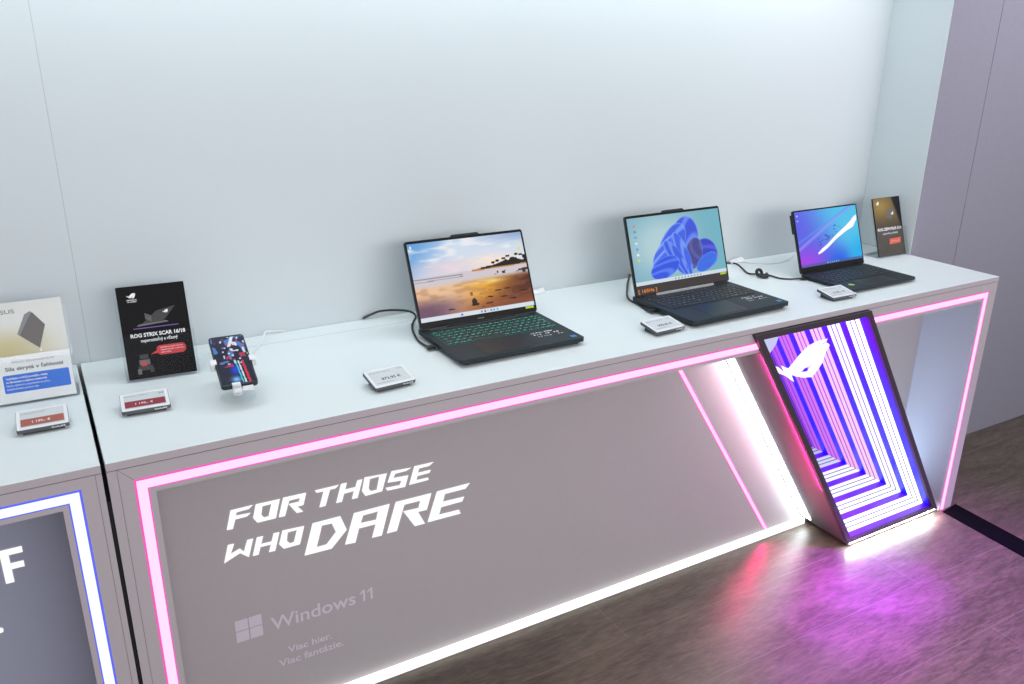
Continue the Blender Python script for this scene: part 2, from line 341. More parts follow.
def spline(pts, n=8):
    P = [Vector(p) for p in pts]; P = [P[0] * 2 - P[1]] + P + [P[-1] * 2 - P[-2]]; out = []
    for i in range(1, len(P) - 2):
        for k in range(n):
            t = k / n; a, b, c, d = P[i - 1:i + 3]
            out.append(0.5 * ((2 * b) + (-a + c) * t + (2 * a - 5 * b + 4 * c - d) * t * t + (-a + 3 * b - 3 * c + d) * t ** 3))
    out.append(P[-2]); return out
def tag(o, label, cat, group=None, kind=None):
    o['label'] = label; o['category'] = cat
    if group: o['group'] = group
    if kind: o['kind'] = kind
    return o
def struct(o): o['kind'] = 'structure'; return o
def thing(name, loc, rz=0.0):
    o = bpy.data.objects.new(name, None); col.objects.link(o); o.location = loc; o.rotation_euler = (0, 0, rz); o.empty_display_size = 0.05
    return o
def frame(origin, xdir, ydir):
    x = Vector(xdir).normalized(); y = Vector(ydir).normalized(); z = x.cross(y)
    m = Matrix((x, y, z)).transposed().to_4x4(); m.translation = Vector(origin); return m
FRONT = lambda y: frame((0, y, 0), (1, 0, 0), (0, 0, 1))   # drawing plane (x, z) facing -y

# ------------------------------------------------------------------ the setting
b = MB(); b.box(-4.0, 6.5, -4.5, 0.36, -0.05, 0.0, M['floor']); b.box(-4, 2.779, 0.36, 0.62, -0.05, 0.0, M['floor']); struct(b.build('floor'))
b = MB()
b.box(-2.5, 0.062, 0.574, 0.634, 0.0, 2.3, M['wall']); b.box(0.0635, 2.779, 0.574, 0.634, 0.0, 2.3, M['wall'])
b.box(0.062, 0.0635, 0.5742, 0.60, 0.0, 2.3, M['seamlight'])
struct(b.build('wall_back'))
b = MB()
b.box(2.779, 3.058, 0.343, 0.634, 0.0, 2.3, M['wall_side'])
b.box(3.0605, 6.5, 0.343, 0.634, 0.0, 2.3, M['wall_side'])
b.box(3.058, 3.0605, 0.36, 0.6, 0.0, 2.3, M['seam'])
struct(b.build('wall_right'))
b = MB(); b.box(2.7765, 2.779, 0.341, 0.574, 0.8805, 2.3, M['wall']); b.box(2.7765, 2.779, 0.341, 0.343, 0, 0.88, M['wall_side'])
struct(b.build('trim_1'))
b = MB(); b.box(-2.5, 2.7765, 0.20, 0.574, 2.08, 2.3, M['soffit']); struct(b.build('ceiling'))
# black floor strip running out from the counter's right corner
b = MB(); b.prism([(2.712, -0.012), (2.802, -0.002), (2.700, -1.5), (2.60, -1.5)], 0.003, M['blacktrim'], a=0.0); o = struct(b.build('trim_2'))

t = thing('niche_lamp', (1.05, 0.38, 2.08))
b = MB(); b.box(-1.52, 1.52, -0.06, 0.06, -0.03, 0.0, M['white']); b.build('housing', t)
b = MB(); b.box(-1.5, 1.5, -0.045, 0.045, -0.034, -0.0302, M['niche_led']); b.build('diffuser', t)
tag(t, 'long white strip lamp above the display wall niche', 'lamp')

# ------------------------------------------------------------------ counters
ZT, ZS, RD = 0.88, 0.863, 0.195     # worktop height, worktop underside, panel recess
PX = lambda z: 2.2175 - 0.657 * z   # portal's left outer edge
PW = 0.4735
def led(b_, pts, w, y, core, edge):
    pass
c1 = thing('display_counter', (0.04, 0, 0)); ox = 0.04
def L(T=None):
    t_ = Matrix.Translation((-ox, 0, 0)); return MB(t_ @ T if T else t_)
b = L(); b.box(0.04, 2.776, 0.0, 0.572, ZS + 0.0012, ZT, M['top']); b.build('worktop', c1, 0.0012)
b = L(); b.box(0.041, 2.775, 0.001, 0.02, ZS - 0.001, ZS + 0.0012, M['seam']); b.build('shadow_gap', c1)
b = L(); b.box(0.30, 0.93, 0.4962, 0.4976, ZT - 0.001, ZT + 0.0002, M['seamlight'])
b.build('cable_channel_seam', c1)
# frame: left leg, right leg, header left and right of the portal
ZL = 0.803
b = L(); b.box(0.04, 0.118, 0.0, RD, 0.0, ZS - 0.001, M['face']); b.build('leg', c1)
b = L(); b.box(2.702, 2.776, 0.0, 0.57, 0.0, ZS - 0.001, M['face']); b.build('leg', c1)
g = 0.001
b = L(); b.prism([(0.118, ZL), (PX(ZL) - g, ZL), (PX(ZS - .001) - g, ZS - 0.001), (0.118, ZS - 0.001)], 0.02, M['face'], 'y', 0.0)
b.prism([(PX(ZL) + PW + g, ZL), (2.702, ZL), (2.702, ZS - 0.001), (PX(ZS - .001) + PW + g, ZS - 0.001)], 0.02, M['face'], 'y', 0.0)
b.build('header_frame', c1)
b = L(); b.box(0.0568, 0.0576, -0.0004, 0, 0.0, ZS - 0.001, M['seam'])
b.prism([(0.0575, 0.8625), (0.0585, 0.8625), (0.0835, 0.8365), (0.0825, 0.8365)], -0.0004, M['seam'], 'y', 0.0)
b.build('frame_seam', c1)
# recessed panel with an opening where the mirror box passes
b = L()
b.prism([(0.118, 0.0), (PX(0) - g, 0), (PX(ZS - .001) - g, ZS - 0.001), (0.118, ZS - 0.001)], 0.018, M['panel'], 'y', RD)
b.prism([(PX(0) + PW + g, 0.0), (2.702, 0), (2.702, ZS - 0.001), (PX(ZS - .001) + PW + g, ZS - 0.001)], 0.018, M['panel'], 'y', RD)
b.build('back_panel', c1)
def led_run(b_, x0, x1, z0, z1, w, core, edge, e=0.0022):
    """frame-shaped strip: left side, top side, right side; outer corner rectangle x0..x1, top z1, down to z0"""
def strip_part(parent, T, name, polys_core, polys_edge, core, edge):
    b_ = MB(T)
    for q in polys_core: b_.prism(q, -0.0005, core, 'y', 0.0)
    o_ = b_.build(name, parent)
    b_ = MB(T)
    for q in polys_edge: b_.prism(q, -0.0004, edge, 'y', 0.0)  # coloured border stands in for the halo around the strip
    b_.build('painted_halo', o_)
    return o_
TT = Matrix.Translation((-ox, 0, 0))
b = L(); b.box(0.04, 2.776, -0.0008, -0.0001, ZS + 0.0012, ZT - 0.0006, M['face']); b.build('edge_band', c1)
def rc(x0, x1, z0, z1): return [(x0, z0), (x1, z0), (x1, z1), (x0, z1)]
x0, x1, z1, w, e = 0.082, 2.735, 0.836, 0.022, 0.0042
strip_part(c1, TT, 'pink_light_strip', [rc(x0 + e, x0 + w, 0.002, z1 - e)], [rc(x0, x0 + e, 0.002, z1), rc(x0 + w, x0 + w + e * .6, 0.002, z1 - w)], M['pink'], M['pinkhalo'])
strip_part(c1, TT, 'pink_light_strip', [rc(x1 - w, x1 - e, 0.002, z1 - e)], [rc(x1 - e, x1, 0.002, z1), rc(x1 - w - e, x1 - w, 0.002, z1 - w)], M['pink'], M['pinkhalo'])
def hz(z, side): return PX(z) - g if side == 0 else PX(z) + PW + g
strip_part(c1, TT, 'pink_light_strip',
    [[(x0 + w, z1 - w), (hz(z1 - w, 0), z1 - w), (hz(z1 - e, 0), z1 - e), (x0 + w, z1 - e)], [(hz(z1 - w, 1), z1 - w), (x1 - w, z1 - w), (x1 - w, z1 - e), (hz(z1 - e, 1), z1 - e)]],
    [[(x0, z1 - e), (hz(z1 - e, 0), z1 - e), (hz(z1, 0), z1), (x0, z1)], [(hz(z1 - e, 1), z1 - e), (x1, z1 - e), (x1, z1), (hz(z1, 1), z1)],
     [(x0 + w, z1 - w - e * .6), (hz(z1 - w, 0), z1 - w - e * .6), (hz(z1 - w, 0), z1 - w), (x0 + w, z1 - w)], [(hz(z1 - w, 1), z1 - w - e * .6), (x1 - w, z1 - w - e * .6), (x1 - w, z1 - w), (hz(z1 - w, 1), z1 - w)]],
    M['pink'], M['pinkhalo'])
# slanted pink strip and the white one along the floor, on the recessed panel
TR = Matrix.Translation((-ox, RD, 0))
SX = lambda z: 2.052 - 0.664 * z
strip_part(c1, TR, 'slanted_light_strip', [[(SX(.021) - .014, .021), (SX(.021), .021), (SX(.80), .80), (SX(.80) - .014, .80)]],
    [[(SX(.021) - .017, .021), (SX(.021) - .014, .021), (SX(.80) - .014, .80), (SX(.80) - .017, .80)], [(SX(.021), .021), (SX(.021) + .003, .021), (SX(.80) + .003, .80), (SX(.80), .80)]], M['pinkslant'], M['pinkhalo'])
b = L(); b.box(0.12, 2.205, RD - 0.017, RD - 0.0005, 0.002, 0.022, M['white_led']); b.box(0.12, 2.205, RD - 0.018, RD - 0.0005, 0.0, 0.002, M['face']); b.build('floor_light_strip', c1)
sl = bpy.data.lights.new('added_pink_fill', 'AREA'); sl.shape = 'RECTANGLE'; sl.size = 0.30; sl.size_y = 0.006; sl.spread = R(140); sl.energy = 1.3; sl.color = (1.0, 0.0, 0.16)  # lamp added over the slanted strip to boost its pink streak on the floor
so_ = bpy.data.objects.new('added_pink_fill', sl); col.objects.link(so_)
_lx = Vector((-0.664, 0, 1)).normalized(); _lz = Vector((0, 1, 0)); _ly = _lz.cross(_lx)
_mm = Matrix((_lx, _ly, _lz)).transposed().to_4x4(); _mm.translation = Vector((SX(0.16) - 0.007, RD - 0.004, 0.16)); so_.matrix_world = _mm
# lettering
b = L(Matrix.Translation((0, RD, 0)))
for o_, h_ in LETTERS: b.prism(o_, -0.0012, M['letters'], 'y', 0.0, hole=h_)
o = b.build('lettering', c1); o['label'] = 'white angular letters reading FOR THOSE WHO DARE'
TP = Matrix.Translation((-ox, 0, 0)) @ FRONT(RD - 0.0008)
b = MB(TP)
for i in range(2):
    for j in range(2):
        b.rect(0.2570 + i * 0.0325, 0.2570 + i * 0.0325 + 0.0302, 0.2530 + j * 0.0320, 0.2530 + j * 0.0320 + 0.0298, 0, M['logo'])
b.text('Windows', 0.3393, 0.554, 0.2570, 0.0385, 0, M['logo'], 0.014)
for q in (0.5655, 0.5855): b.flat([(q, .2830), (q + .0085, .2910), (q + .0145, .2910), (q + .0145, .2565), (q + .0085, .2565), (q + .0085, .2840), (q, .2775)], 0, M['logo'])
o = b.build('logo', c1); o['label'] = 'pale four-square logo with Windows 11 wording'
b = MB(TP); b.text('Viac hier.', 0.374, 0.486, 0.1770, 0.0195, 0, M['logo'], 0.02); b.text('Viac fantázie.', 0.349, 0.515, 0.1440, 0.0205, 0, M['logo'], 0.02)
b.build('caption', c1)
tag(c1, 'long grey display counter with white worktop and pink light strips, lettered FOR THOSE WHO DARE', 'counter')

c2 = thing('display_counter', (-0.6, 0, 0)); ox = -0.6
b = L(); b.box(-1.6, 0.032, 0.0, 0.572, ZS + 0.0012, ZT, M['top']); b.build('worktop', c2, 0.0012)
b = L(); b.box(-1.599, 0.031, 0.001, 0.02, ZS - 0.001, ZS + 0.0012, M['seam']); b.build('shadow_gap', c2)
b = L(); b.box(-0.040, 0.032, 0.0, 0.57, 0.0, ZS - 0.001, M['face']); b.build('leg', c2)
b = L(); b.box(-1.6, -1.53, 0.0, 0.57, 0.0, ZS - 0.001, M['face']); b.build('leg', c2)
b = L(); b.box(-1.53, -0.040, 0.0, 0.02, 0.805, ZS - 0.001, M['face']); b.build('header_frame', c2)
b = L(); b.box(0.0205, 0.0213, -0.0004, 0, 0.0, ZS - 0.001, M['seam']); b.build('frame_seam', c2)
b = L(); b.box(-1.53, -0.040, RD, RD + 0.018, 0.0, ZS - 0.001, M['panel_blue_lit']); b.build('back_panel', c2)
b = L(); b.box(-1.6, 0.032, -0.0008, -0.0001, ZS + 0.0012, ZT - 0.0006, M['face']); b.build('edge_band', c2)
T2 = Matrix.Translation((-ox, 0, 0)); xr = -0.005; xl = -1.57
strip_part(c2, T2, 'blue_white_light_strip', [rc(xr - w, xr - e, 0.002, z1 - e + .004)], [rc(xr - e, xr, 0.002, z1 + .004), rc(xr - w - e * .6, xr - w, 0.002, z1 - w)], M['blue'], M['bluehalo'])
strip_part(c2, T2, 'blue_white_light_strip', [rc(xl, xr - w, z1 + .004 - w, z1 + .004 - e)], [rc(xl, xr, z1 + .004 - e, z1 + .004), rc(xl, xr - w, z1 + .004 - w - e * .6, z1 + .004 - w)], M['blue'], M['bluehalo'])
b = MB(T2 @ FRONT(RD - 0.0012))
b.flat([(-0.1680, 0.648), (-0.1280, 0.648), (-0.1280, 0.634), (-0.153, 0.634), (-0.153, 0.615), (-0.130, 0.615), (-0.130, 0.601), (-0.153, 0.601), (-0.153, 0.571), (-0.168, 0.571)], 0, M['letters'])
o = b.build('lettering', c2); b = MB(T2 @ FRONT(RD - 0.0012))
b.flat(rrect(-0.235, -0.1905, 0.462, 0.474, 0.004), 0, M['letters']); o = b.build('lettering', c2)
tag(c2, 'neighbouring grey counter with blue-white light strip, cut off by the picture edge', 'counter')
b = MB(); b.box(0.0325, 0.0395, 0.004, 0.57, 0.0, 0.80, M['black']); tag(b.build('joint_filler'), 'black joint between the two counters', 'joint')

# ------------------------------------------------------------------ infinity mirror portal
pt = thing('infinity_mirror', (2.2, 0.1, 0)); TPm = Matrix.Translation((-2.2, -0.1, 0))
YF, YB = -0.012, 0.56
ZB, ZTp = 0.028, 0.8615
def par(xa, xb, za, zb):   # parallelogram measured from the portal's left edge
    return [(PX(za) + xa, za), (PX(za) + xb, za), (PX(zb) + xb, zb), (PX(zb) + xa, zb)]
bw = 0.0225
outer = par(0, PW, ZB, ZTp); inner = par(bw, PW - bw, ZB + 0.013, ZTp - 0.017)
b = MB(TPm); b.prism(outer, 0.012, M['portal'], 'y', YF, hole=inner); b.build('front_frame', pt)
so = par(0.008, PW - 0.008, 0.010, ZTp - 0.004); si = par(0.0160, PW - 0.0160, 0.030, ZTp - 0.012)
b = MB(TPm); b.prism(so, YB, M['portal_side'], 'y', YF + 0.0121, hole=si); b.build('outer_shell', pt)
b = MB(TPm); b.prism(par(0.03, PW - 0.03, 0.0, 0.0095), 0.5, M['portal'], 'y', 0.03); b.build('plinth', pt)
# lining: four thin walls
def lin_wall(name, q, m_):
    b_ = MB(TPm); b_.prism(q, 0.54, m_, 'y', YF + 0.0122); b_.build(name, pt)
I = dict(xa=0.0165, xb=PW - 0.0165, za=0.0305, zb=ZTp - 0.0125)
def iq(xa, xb, za, zb): return par(xa, xb, za, zb)
lin_wall('side_lining', iq(I['xb'] - 0.004, I['xb'], I['za'], I['zb']), M['lining'])
lin_wall('side_lining', iq(I['xa'], I['xa'] + 0.004, I['za'], I['zb']), M['lining'])
lin_wall('floor_lining', iq(I['xa'] + .0045, I['xb'] - .0045, I['za'], I['za'] + 0.004), M['lining_floor'])
lin_wall('top_lining', iq(I['xa'] + .0045, I['xb'] - .0045, I['zb'] - 0.004, I['zb']), M['lining'])
b = MB(TPm); b.prism(iq(I['xa'] + .0045, I['xb'] - .0045, I['za'] + .005, I['zb'] - .005), 0.004, M['mirror'], 'y', 0.535); b.build('rear_mirror', pt)
b = MB(TPm); b.prism(par(bw - .004, PW - bw + .004, ZB + 0.010, ZTp - 0.014), 0.001, M['glass'], 'y', YF + 0.0125); b.build('glass_pane', pt)
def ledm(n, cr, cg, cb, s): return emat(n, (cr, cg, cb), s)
right = [ledm('led_and_reflection_right', 1, .97, 1.0, 1.9), ledm('led_and_reflection_right', 1, .90, 1.0, 1.5), ledm('led_and_reflection_right', 1.0, .55, .90, 1.25), ledm('led_and_reflection_right', 1.0, .44, .90, 1.15), ledm('led_and_reflection_right', .70, .18, .98, 1.1), ledm('led_and_reflection_right', .56, .12, .95, 1.05)]
low = [ledm('led_and_reflection_low', 1, 1, 1.0, 1.9), ledm('led_and_reflection_low', .97, .95, 1.0, 1.6), ledm('led_and_reflection_low', .95, .92, 1.0, 1.4), ledm('led_and_reflection_low', .9, .88, 1.0, 1.3), ledm('led_and_reflection_low', .75, .75, 1.0, 1.0), ledm('led_and_reflection_low', .62, .62, .98, .9)]
hid = ledm('led_unseen_violet', .42, .01, 1.0, 10.0); hid_top = ledm('led_unseen_violet_top', .48, .01, 1.0, 30.0)  # unseen left and top bars, made strong violet to tint the floor
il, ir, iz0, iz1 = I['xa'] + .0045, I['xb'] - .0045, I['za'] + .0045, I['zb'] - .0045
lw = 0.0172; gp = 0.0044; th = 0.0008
for k in range(6):  # first ring is real; deeper rings are reflections modelled as glowing bars
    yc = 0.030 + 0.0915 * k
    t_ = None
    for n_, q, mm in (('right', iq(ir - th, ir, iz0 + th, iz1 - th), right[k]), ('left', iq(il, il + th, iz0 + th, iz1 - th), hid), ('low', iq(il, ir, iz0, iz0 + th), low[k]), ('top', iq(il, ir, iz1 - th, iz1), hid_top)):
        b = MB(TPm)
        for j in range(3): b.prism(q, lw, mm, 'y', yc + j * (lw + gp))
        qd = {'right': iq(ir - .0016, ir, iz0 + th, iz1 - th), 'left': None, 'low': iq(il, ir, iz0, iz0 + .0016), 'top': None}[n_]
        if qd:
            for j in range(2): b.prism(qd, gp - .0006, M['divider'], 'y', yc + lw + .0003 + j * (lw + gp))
        b.build('light_bar_and_reflection', pt)
b = MB(TPm); b.prism(EYE[0], -0.0012, M['emblem'], 'y', YF + 0.0121, hole=EYE[1]); o = b.build('emblem', pt); o['label'] = 'white slanted eye-shaped emblem on the glass'
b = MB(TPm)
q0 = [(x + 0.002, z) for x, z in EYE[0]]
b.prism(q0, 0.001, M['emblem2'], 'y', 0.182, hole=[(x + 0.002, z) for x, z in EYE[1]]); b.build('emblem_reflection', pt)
# wash lights
def slant_box(name, xa, xb, za, zb, ya, yb, m_):
    b_ = MB(TPm); b_.prism(par(xa, xb, za, zb), yb - ya, m_, 'y', ya); return b_.build(name, pt)
slant_box('wash_light', 0.005, 0.0078, 0.028, 0.80, RD - 0.040, RD - 0.0002, M['wash'])
slant_box('side_wash_light', PW - 0.0078, PW - 0.005, 0.028, 0.80, RD - 0.040, RD - 0.0002, M['wash_right'])
slant_box('magenta_light', 0.003, 0.0075, 0.25, 0.80, 0.0005, 0.0025, M['magenta'])
ml = bpy.data.lights.new('added_magenta_fill', 'AREA'); ml.shape = 'RECTANGLE'; ml.size = 0.63; ml.size_y = 0.004; ml.energy = 1.1; ml.color = (1.0, 0.03, 0.32)  # unseen lamp added to throw the magenta glow on the box side
mo = bpy.data.objects.new('added_magenta_fill', ml); col.objects.link(mo)
_lx = Vector((-0.657, 0, 1)).normalized(); _lz = -(Vector((0.80, 0.60, 0.0)) - _lx * Vector((0.80, 0.60, 0.0)).dot(_lx)).normalized(); _ly = _lz.cross(_lx)
_mm = Matrix((_lx, _ly, _lz)).transposed().to_4x4(); _mm.translation = Vector((PX(0.52) + 0.0010, 0.006, 0.52)); mo.matrix_world = _mm
b = MB(TPm); b.box(2.21, 2.662, -0.010, -0.002, 0.024, 0.0275, M['under']); b.build('under_light', pt)
tag(pt, 'slanted dark-framed infinity mirror box with violet and white light bars, leaning through the counter front', 'mirror')
# ------------------------------------------------------------------ laptops
def smooth(a, b_, x): t_ = np.clip((x - a) / (b_ - a), 0, 1); return t_ * t_ * (3 - 2 * t_)
def mixc(c, d, t_):
    return [c[i] * (1 - t_) + d[i] * t_ for i in range(3)]
def vnoise(u, v, s, seed=0):
    rs = np.random.RandomState(seed); g_ = rs.rand(64, 64); x = (u * s) % 63; y = (v * s) % 63
    i = x.astype(int); j = y.astype(int); fx = x - i; fy = y - j; fx = fx * fx * (3 - 2 * fx); fy = fy * fy * (3 - 2 * fy)
    i2 = (i + 1) % 64; j2 = (j + 1) % 64
    return (g_[j, i] * (1 - fx) + g_[j, i2] * fx) * (1 - fy) + (g_[j2, i] * (1 - fx) + g_[j2, i2] * fx) * fy
def C3(r, g_, b_, like): return [np.full_like(like, float(r)), np.full_like(like, float(g_)), np.full_like(like, float(b_))]
def beach(u, v):
    n1 = vnoise(u * 1.0, v * 2.2, 6, 1); n2 = vnoise(u, v * 2.5, 14, 2); n = 0.65 * n1 + 0.35 * n2
    sky = mixc(C3(96, 156, 216, u), C3(205, 218, 235, u), smooth(0.0, 0.55, u + (1 - v) * 0.7))
    sky = mixc(sky, C3(240, 238, 240, u), smooth(0.45, 0.8, n) * 0.8)
    sky = mixc(sky, C3(225, 200, 210, u), smooth(.80, .66, v) * smooth(.5, .0, abs(u - .3)) * .6)
    sky = mixc(sky, C3(250, 225, 205, u), np.exp(-((u - .72) / .25) ** 2 - ((v - .66) / .10) ** 2) * .8)
    sky = mixc(sky, C3(70, 110, 175, u), smooth(.82, 1.0, v) * smooth(.45, 1.0, u) * .45)
    hor = 0.555 + 0.03 * u
    sea = C3(206, 198, 204, u)
    sea = mixc(sea, C3(120, 125, 140, u), ((np.abs(v - hor + .02 + .03 * u) < .008) | (np.abs(v - hor + .055) < .005)) * (u < .42) * 0.7)
    sand = mixc(C3(232, 190, 150, u), C3(226, 158, 52, u), smooth(.25, .65, u))
    sand = mixc(sand, C3(255, 228, 150, u), np.exp(-((u - .66) / .16) ** 2 - ((v - .40) / .022) ** 2))
    sand = mixc(sand, C3(90, 44, 28, u), smooth(.60, 1.0, u + (.4 - v) * .5))
    sand = mixc(sand, C3(112, 82, 104, u), smooth(.36, .14, v) * smooth(.55, .1, u))
    sand = mixc(sand, C3(140, 78, 52, u), smooth(.28, .08, v) * smooth(.2, .6, u) * .8)
    sand = mixc(sand, C3(150, 105, 70, u), smooth(.45, .85, n2) * .35)
    sand = mixc(sand, C3(60, 35, 40, u), (vnoise(u, v * 2, 24, 5) > .86) * (v < .30) * (u > .35) * .5)
    low = mixc(sea, sand, smooth(hor - .09, hor - .17, v))
    o_ = mixc(sky, low, (v < hor) * 1.0)
    land = (v > hor - .015) & (v < hor + .01 + .02 * smooth(.5, .8, u)) & (u > .50)
    o_ = mixc(o_, C3(190, 120, 50, u), land * .9)
    palms = (u > .58) & (v > hor) & (v < hor + .025 + .10 * smooth(.60, .95, u) * vnoise(u, v * 0.4, 44, 7))
    crowns = np.zeros_like(u, bool)
    for cx, cy in ((.74, .655), (.80, .675), (.84, .70), (.88, .665), (.92, .71), (.96, .70), (.99, .68), (.70, .64)): crowns |= ((u - cx) / .018) ** 2 + ((v - cy) / .016) ** 2 < 1
    o_ = mixc(o_, C3(24, 26, 20, u), (palms | crowns) * 1.0)
    rocks = (np.abs(v - (.485 + .02 * u)) < .020) & (vnoise(u, v, 40, 9) > .58) & (u > .68)
    rocks |= ((u - .965) / .02) ** 2 + ((v - .49) / .035) ** 2 < 1
    stump = (((u - .475) / .022) ** 2 + ((v - .165) / .045) ** 2 < 1) | (((u - .48) / .035) ** 2 + ((v - .13) / .02) ** 2 < 1)
    for cx, cy in ((.70, .27), (.78, .28), (.62, .20), (.74, .18), (.93, .22), (.82, .14), (.27, .11), (.60, .12)): stump |= (((u - cx) + (v - cy) * .8) / .03) ** 2 + ((v - cy) / .010) ** 2 < 1
    o_ = mixc(o_, C3(40, 22, 20, u), rocks * .85); o_ = mixc(o_, C3(26, 16, 18, u), stump * .85)
    bar = v < .052
    o_ = mixc(o_, C3(214, 222, 232, u), bar * 1.0)
    for k, cc in enumerate([(40, 120, 220), (60, 60, 70), (230, 190, 60), (40, 120, 210), (50, 140, 220), (70, 150, 230)]):
        o_ = mixc(o_, C3(*cc, u), ((np.abs(u - (.52 + .028 * k)) < .008) & (np.abs(v - .026) < .013)) * .85)
    o_ = mixc(o_, C3(40, 110, 220, u), ((np.abs(u - .35) < .010) & (np.abs(v - .026) < .013)) * .9)
    o_ = mixc(o_, C3(235, 240, 250, u), ((np.abs(u - .025) < .010) & (np.abs(v - .955) < .018)) * .9)
    o_ = mixc(o_, C3(235, 225, 120, u), ((np.abs(u - .955) < .012) & (np.abs(v - .86) < .014)) * .8)
    o_ = mixc(o_, C3(225, 220, 60, u), ((np.abs(u - .955) < .012) & (np.abs(v - .78) < .014)) * .9)
    return o_
def petals(u, v):
    a = u * 1.6; o_ = mixc(C3(122, 172, 190, u), C3(176, 205, 212, u), smooth(0.0, 1.0, np.exp(-((u - .35) / .4) ** 2 - ((v - .55) / .5) ** 2)))
    o_ = mixc(o_, C3(112, 176, 192, u), smooth(.6, 1.0, u))
    def petal(o__, cx, cy, rx, ry, ang, base, hi, seed):
        ca, sa = math.cos(ang), math.sin(ang); X = (u - cx) * 1.6; Y = v - cy
        p_ = (X * ca + Y * sa) / rx; q_ = (-X * sa + Y * ca) / ry; d_ = p_ * p_ + q_ * q_
        inside = smooth(1.03, .97, d_)
        rib = 0.5 + 0.5 * np.sin(np.sqrt((p_ + 1.3) ** 2 * .35 + (q_ * 1.2 + .8) ** 2) * 9.0 + seed)
        c_ = mixc(C3(*base, u), C3(*hi, u), smooth(.45, 1.0, rib) * .75)
        c_ = mixc(c_, C3(128, 168, 252, u), smooth(.84, .97, d_) * .65)
        return mixc(o__, c_, inside)
    o_ = petal(o_, .80, .34, .20, .23, .3, (58, 66, 190), (84, 104, 225), 0.4)
    o_ = petal(o_, .58, .58, .37, .24, 1.28, (60, 84, 215), (116, 150, 246), 0)
    o_ = petal(o_, .44, .54, .36, .19, .92, (66, 96, 225), (132, 170, 250), 1)
    o_ = petal(o_, .37, .44, .33, .15, .72, (72, 104, 228), (140, 178, 252), 2.2)
    o_ = petal(o_, .66, .36, .15, .25, 2.8, (70, 72, 140), (96, 96, 176), 4)
    o_ = petal(o_, .53, .37, .36, .12, 1.85, (66, 100, 226), (128, 166, 250), 5)
    o_ = petal(o_, .46, .33, .32, .11, 2.1, (62, 92, 222), (120, 158, 248), 3)
    o_ = petal(o_, .33, .21, .27, .15, .35, (50, 84, 222), (96, 136, 246), 6)
    o_ = petal(o_, .79, .20, .22, .11, .5, (48, 112, 232), (86, 92, 206), 7)
    o_ = mixc(o_, C3(206, 218, 226, u), (v < .055) * 1.0)
    for k in range(9): o_ = mixc(o_, C3(90, 120, 150, u), ((np.abs(u - (.42 + .035 * k)) < .007) & (np.abs(v - .028) < .012)) * .7)
    for k in range(7): o_ = mixc(o_, C3(*[(220, 120, 110), (90, 130, 190), (110, 150, 200), (235, 240, 245), (90, 150, 220), (240, 245, 250), (235, 215, 60)][k], u), ((np.abs(u - .065) < .013) & (np.abs(v - (.88 - .085 * k)) < .016)) * .8)
    return o_
def slash(u, v):
    o_ = mixc(C3(92, 96, 226, u), C3(80, 190, 232, u), smooth(.1, .85, u + (v - .5) * .35))
    o_ = mixc(o_, C3(170, 60, 228, u), smooth(.55, .0, v) * smooth(.75, .0, u))
    o_ = mixc(o_, C3(24, 90, 226, u), smooth(.45, .0, v) * np.exp(-((u - .62) / .22) ** 2) * .9)
    o_ = mixc(o_, C3(16, 170, 235, u), smooth(.6, .1, v) * smooth(.7, 1.0, u))
    o_ = mixc(o_, C3(150, 150, 245, u), smooth(.06, .0, np.abs(v - (.32 + .75 * u))) * .7)
    o_ = mixc(o_, C3(90, 150, 240, u), smooth(.04, .0, np.abs(v - (.44 + .62 * u))) * .6)
    tw = vnoise(u, v, 34, 12); o_ = mixc(o_, C3(50, 60, 190, u), ((np.abs((v - .50) - (u - .45) * .7) < .08) & (tw > .62) & (u > .3) & (u < .72)) * .55)
    yc = np.interp(u, [.30, .45, .62, .80, .90, 1.0], [.215, .32, .47, .60, .67, .80]); wd = np.interp(u, [.30, .36, .6, .8, .92, 1.0], [.012, .028, .03, .042, .07, .03])
    o_ = mixc(o_, C3(255, 255, 255, u), smooth(wd + .012, wd, np.abs(v - yc)) * ((u > .29) & (u < .985)))
    o_ = mixc(o_, C3(70, 90, 150, u), (v < .05) * .75)
    for k in range(6): o_ = mixc(o_, C3(180, 210, 240, u), ((np.abs(u - (.42 + .035 * k)) < .007) & (np.abs(v - .025) < .012)) * .7)
    for k in range(2): o_ = mixc(o_, C3(210, 220, 240, u), ((np.abs(u - .035) < .012) & (np.abs(v - (.93 - .09 * k)) < .014)) * .7)
    return o_

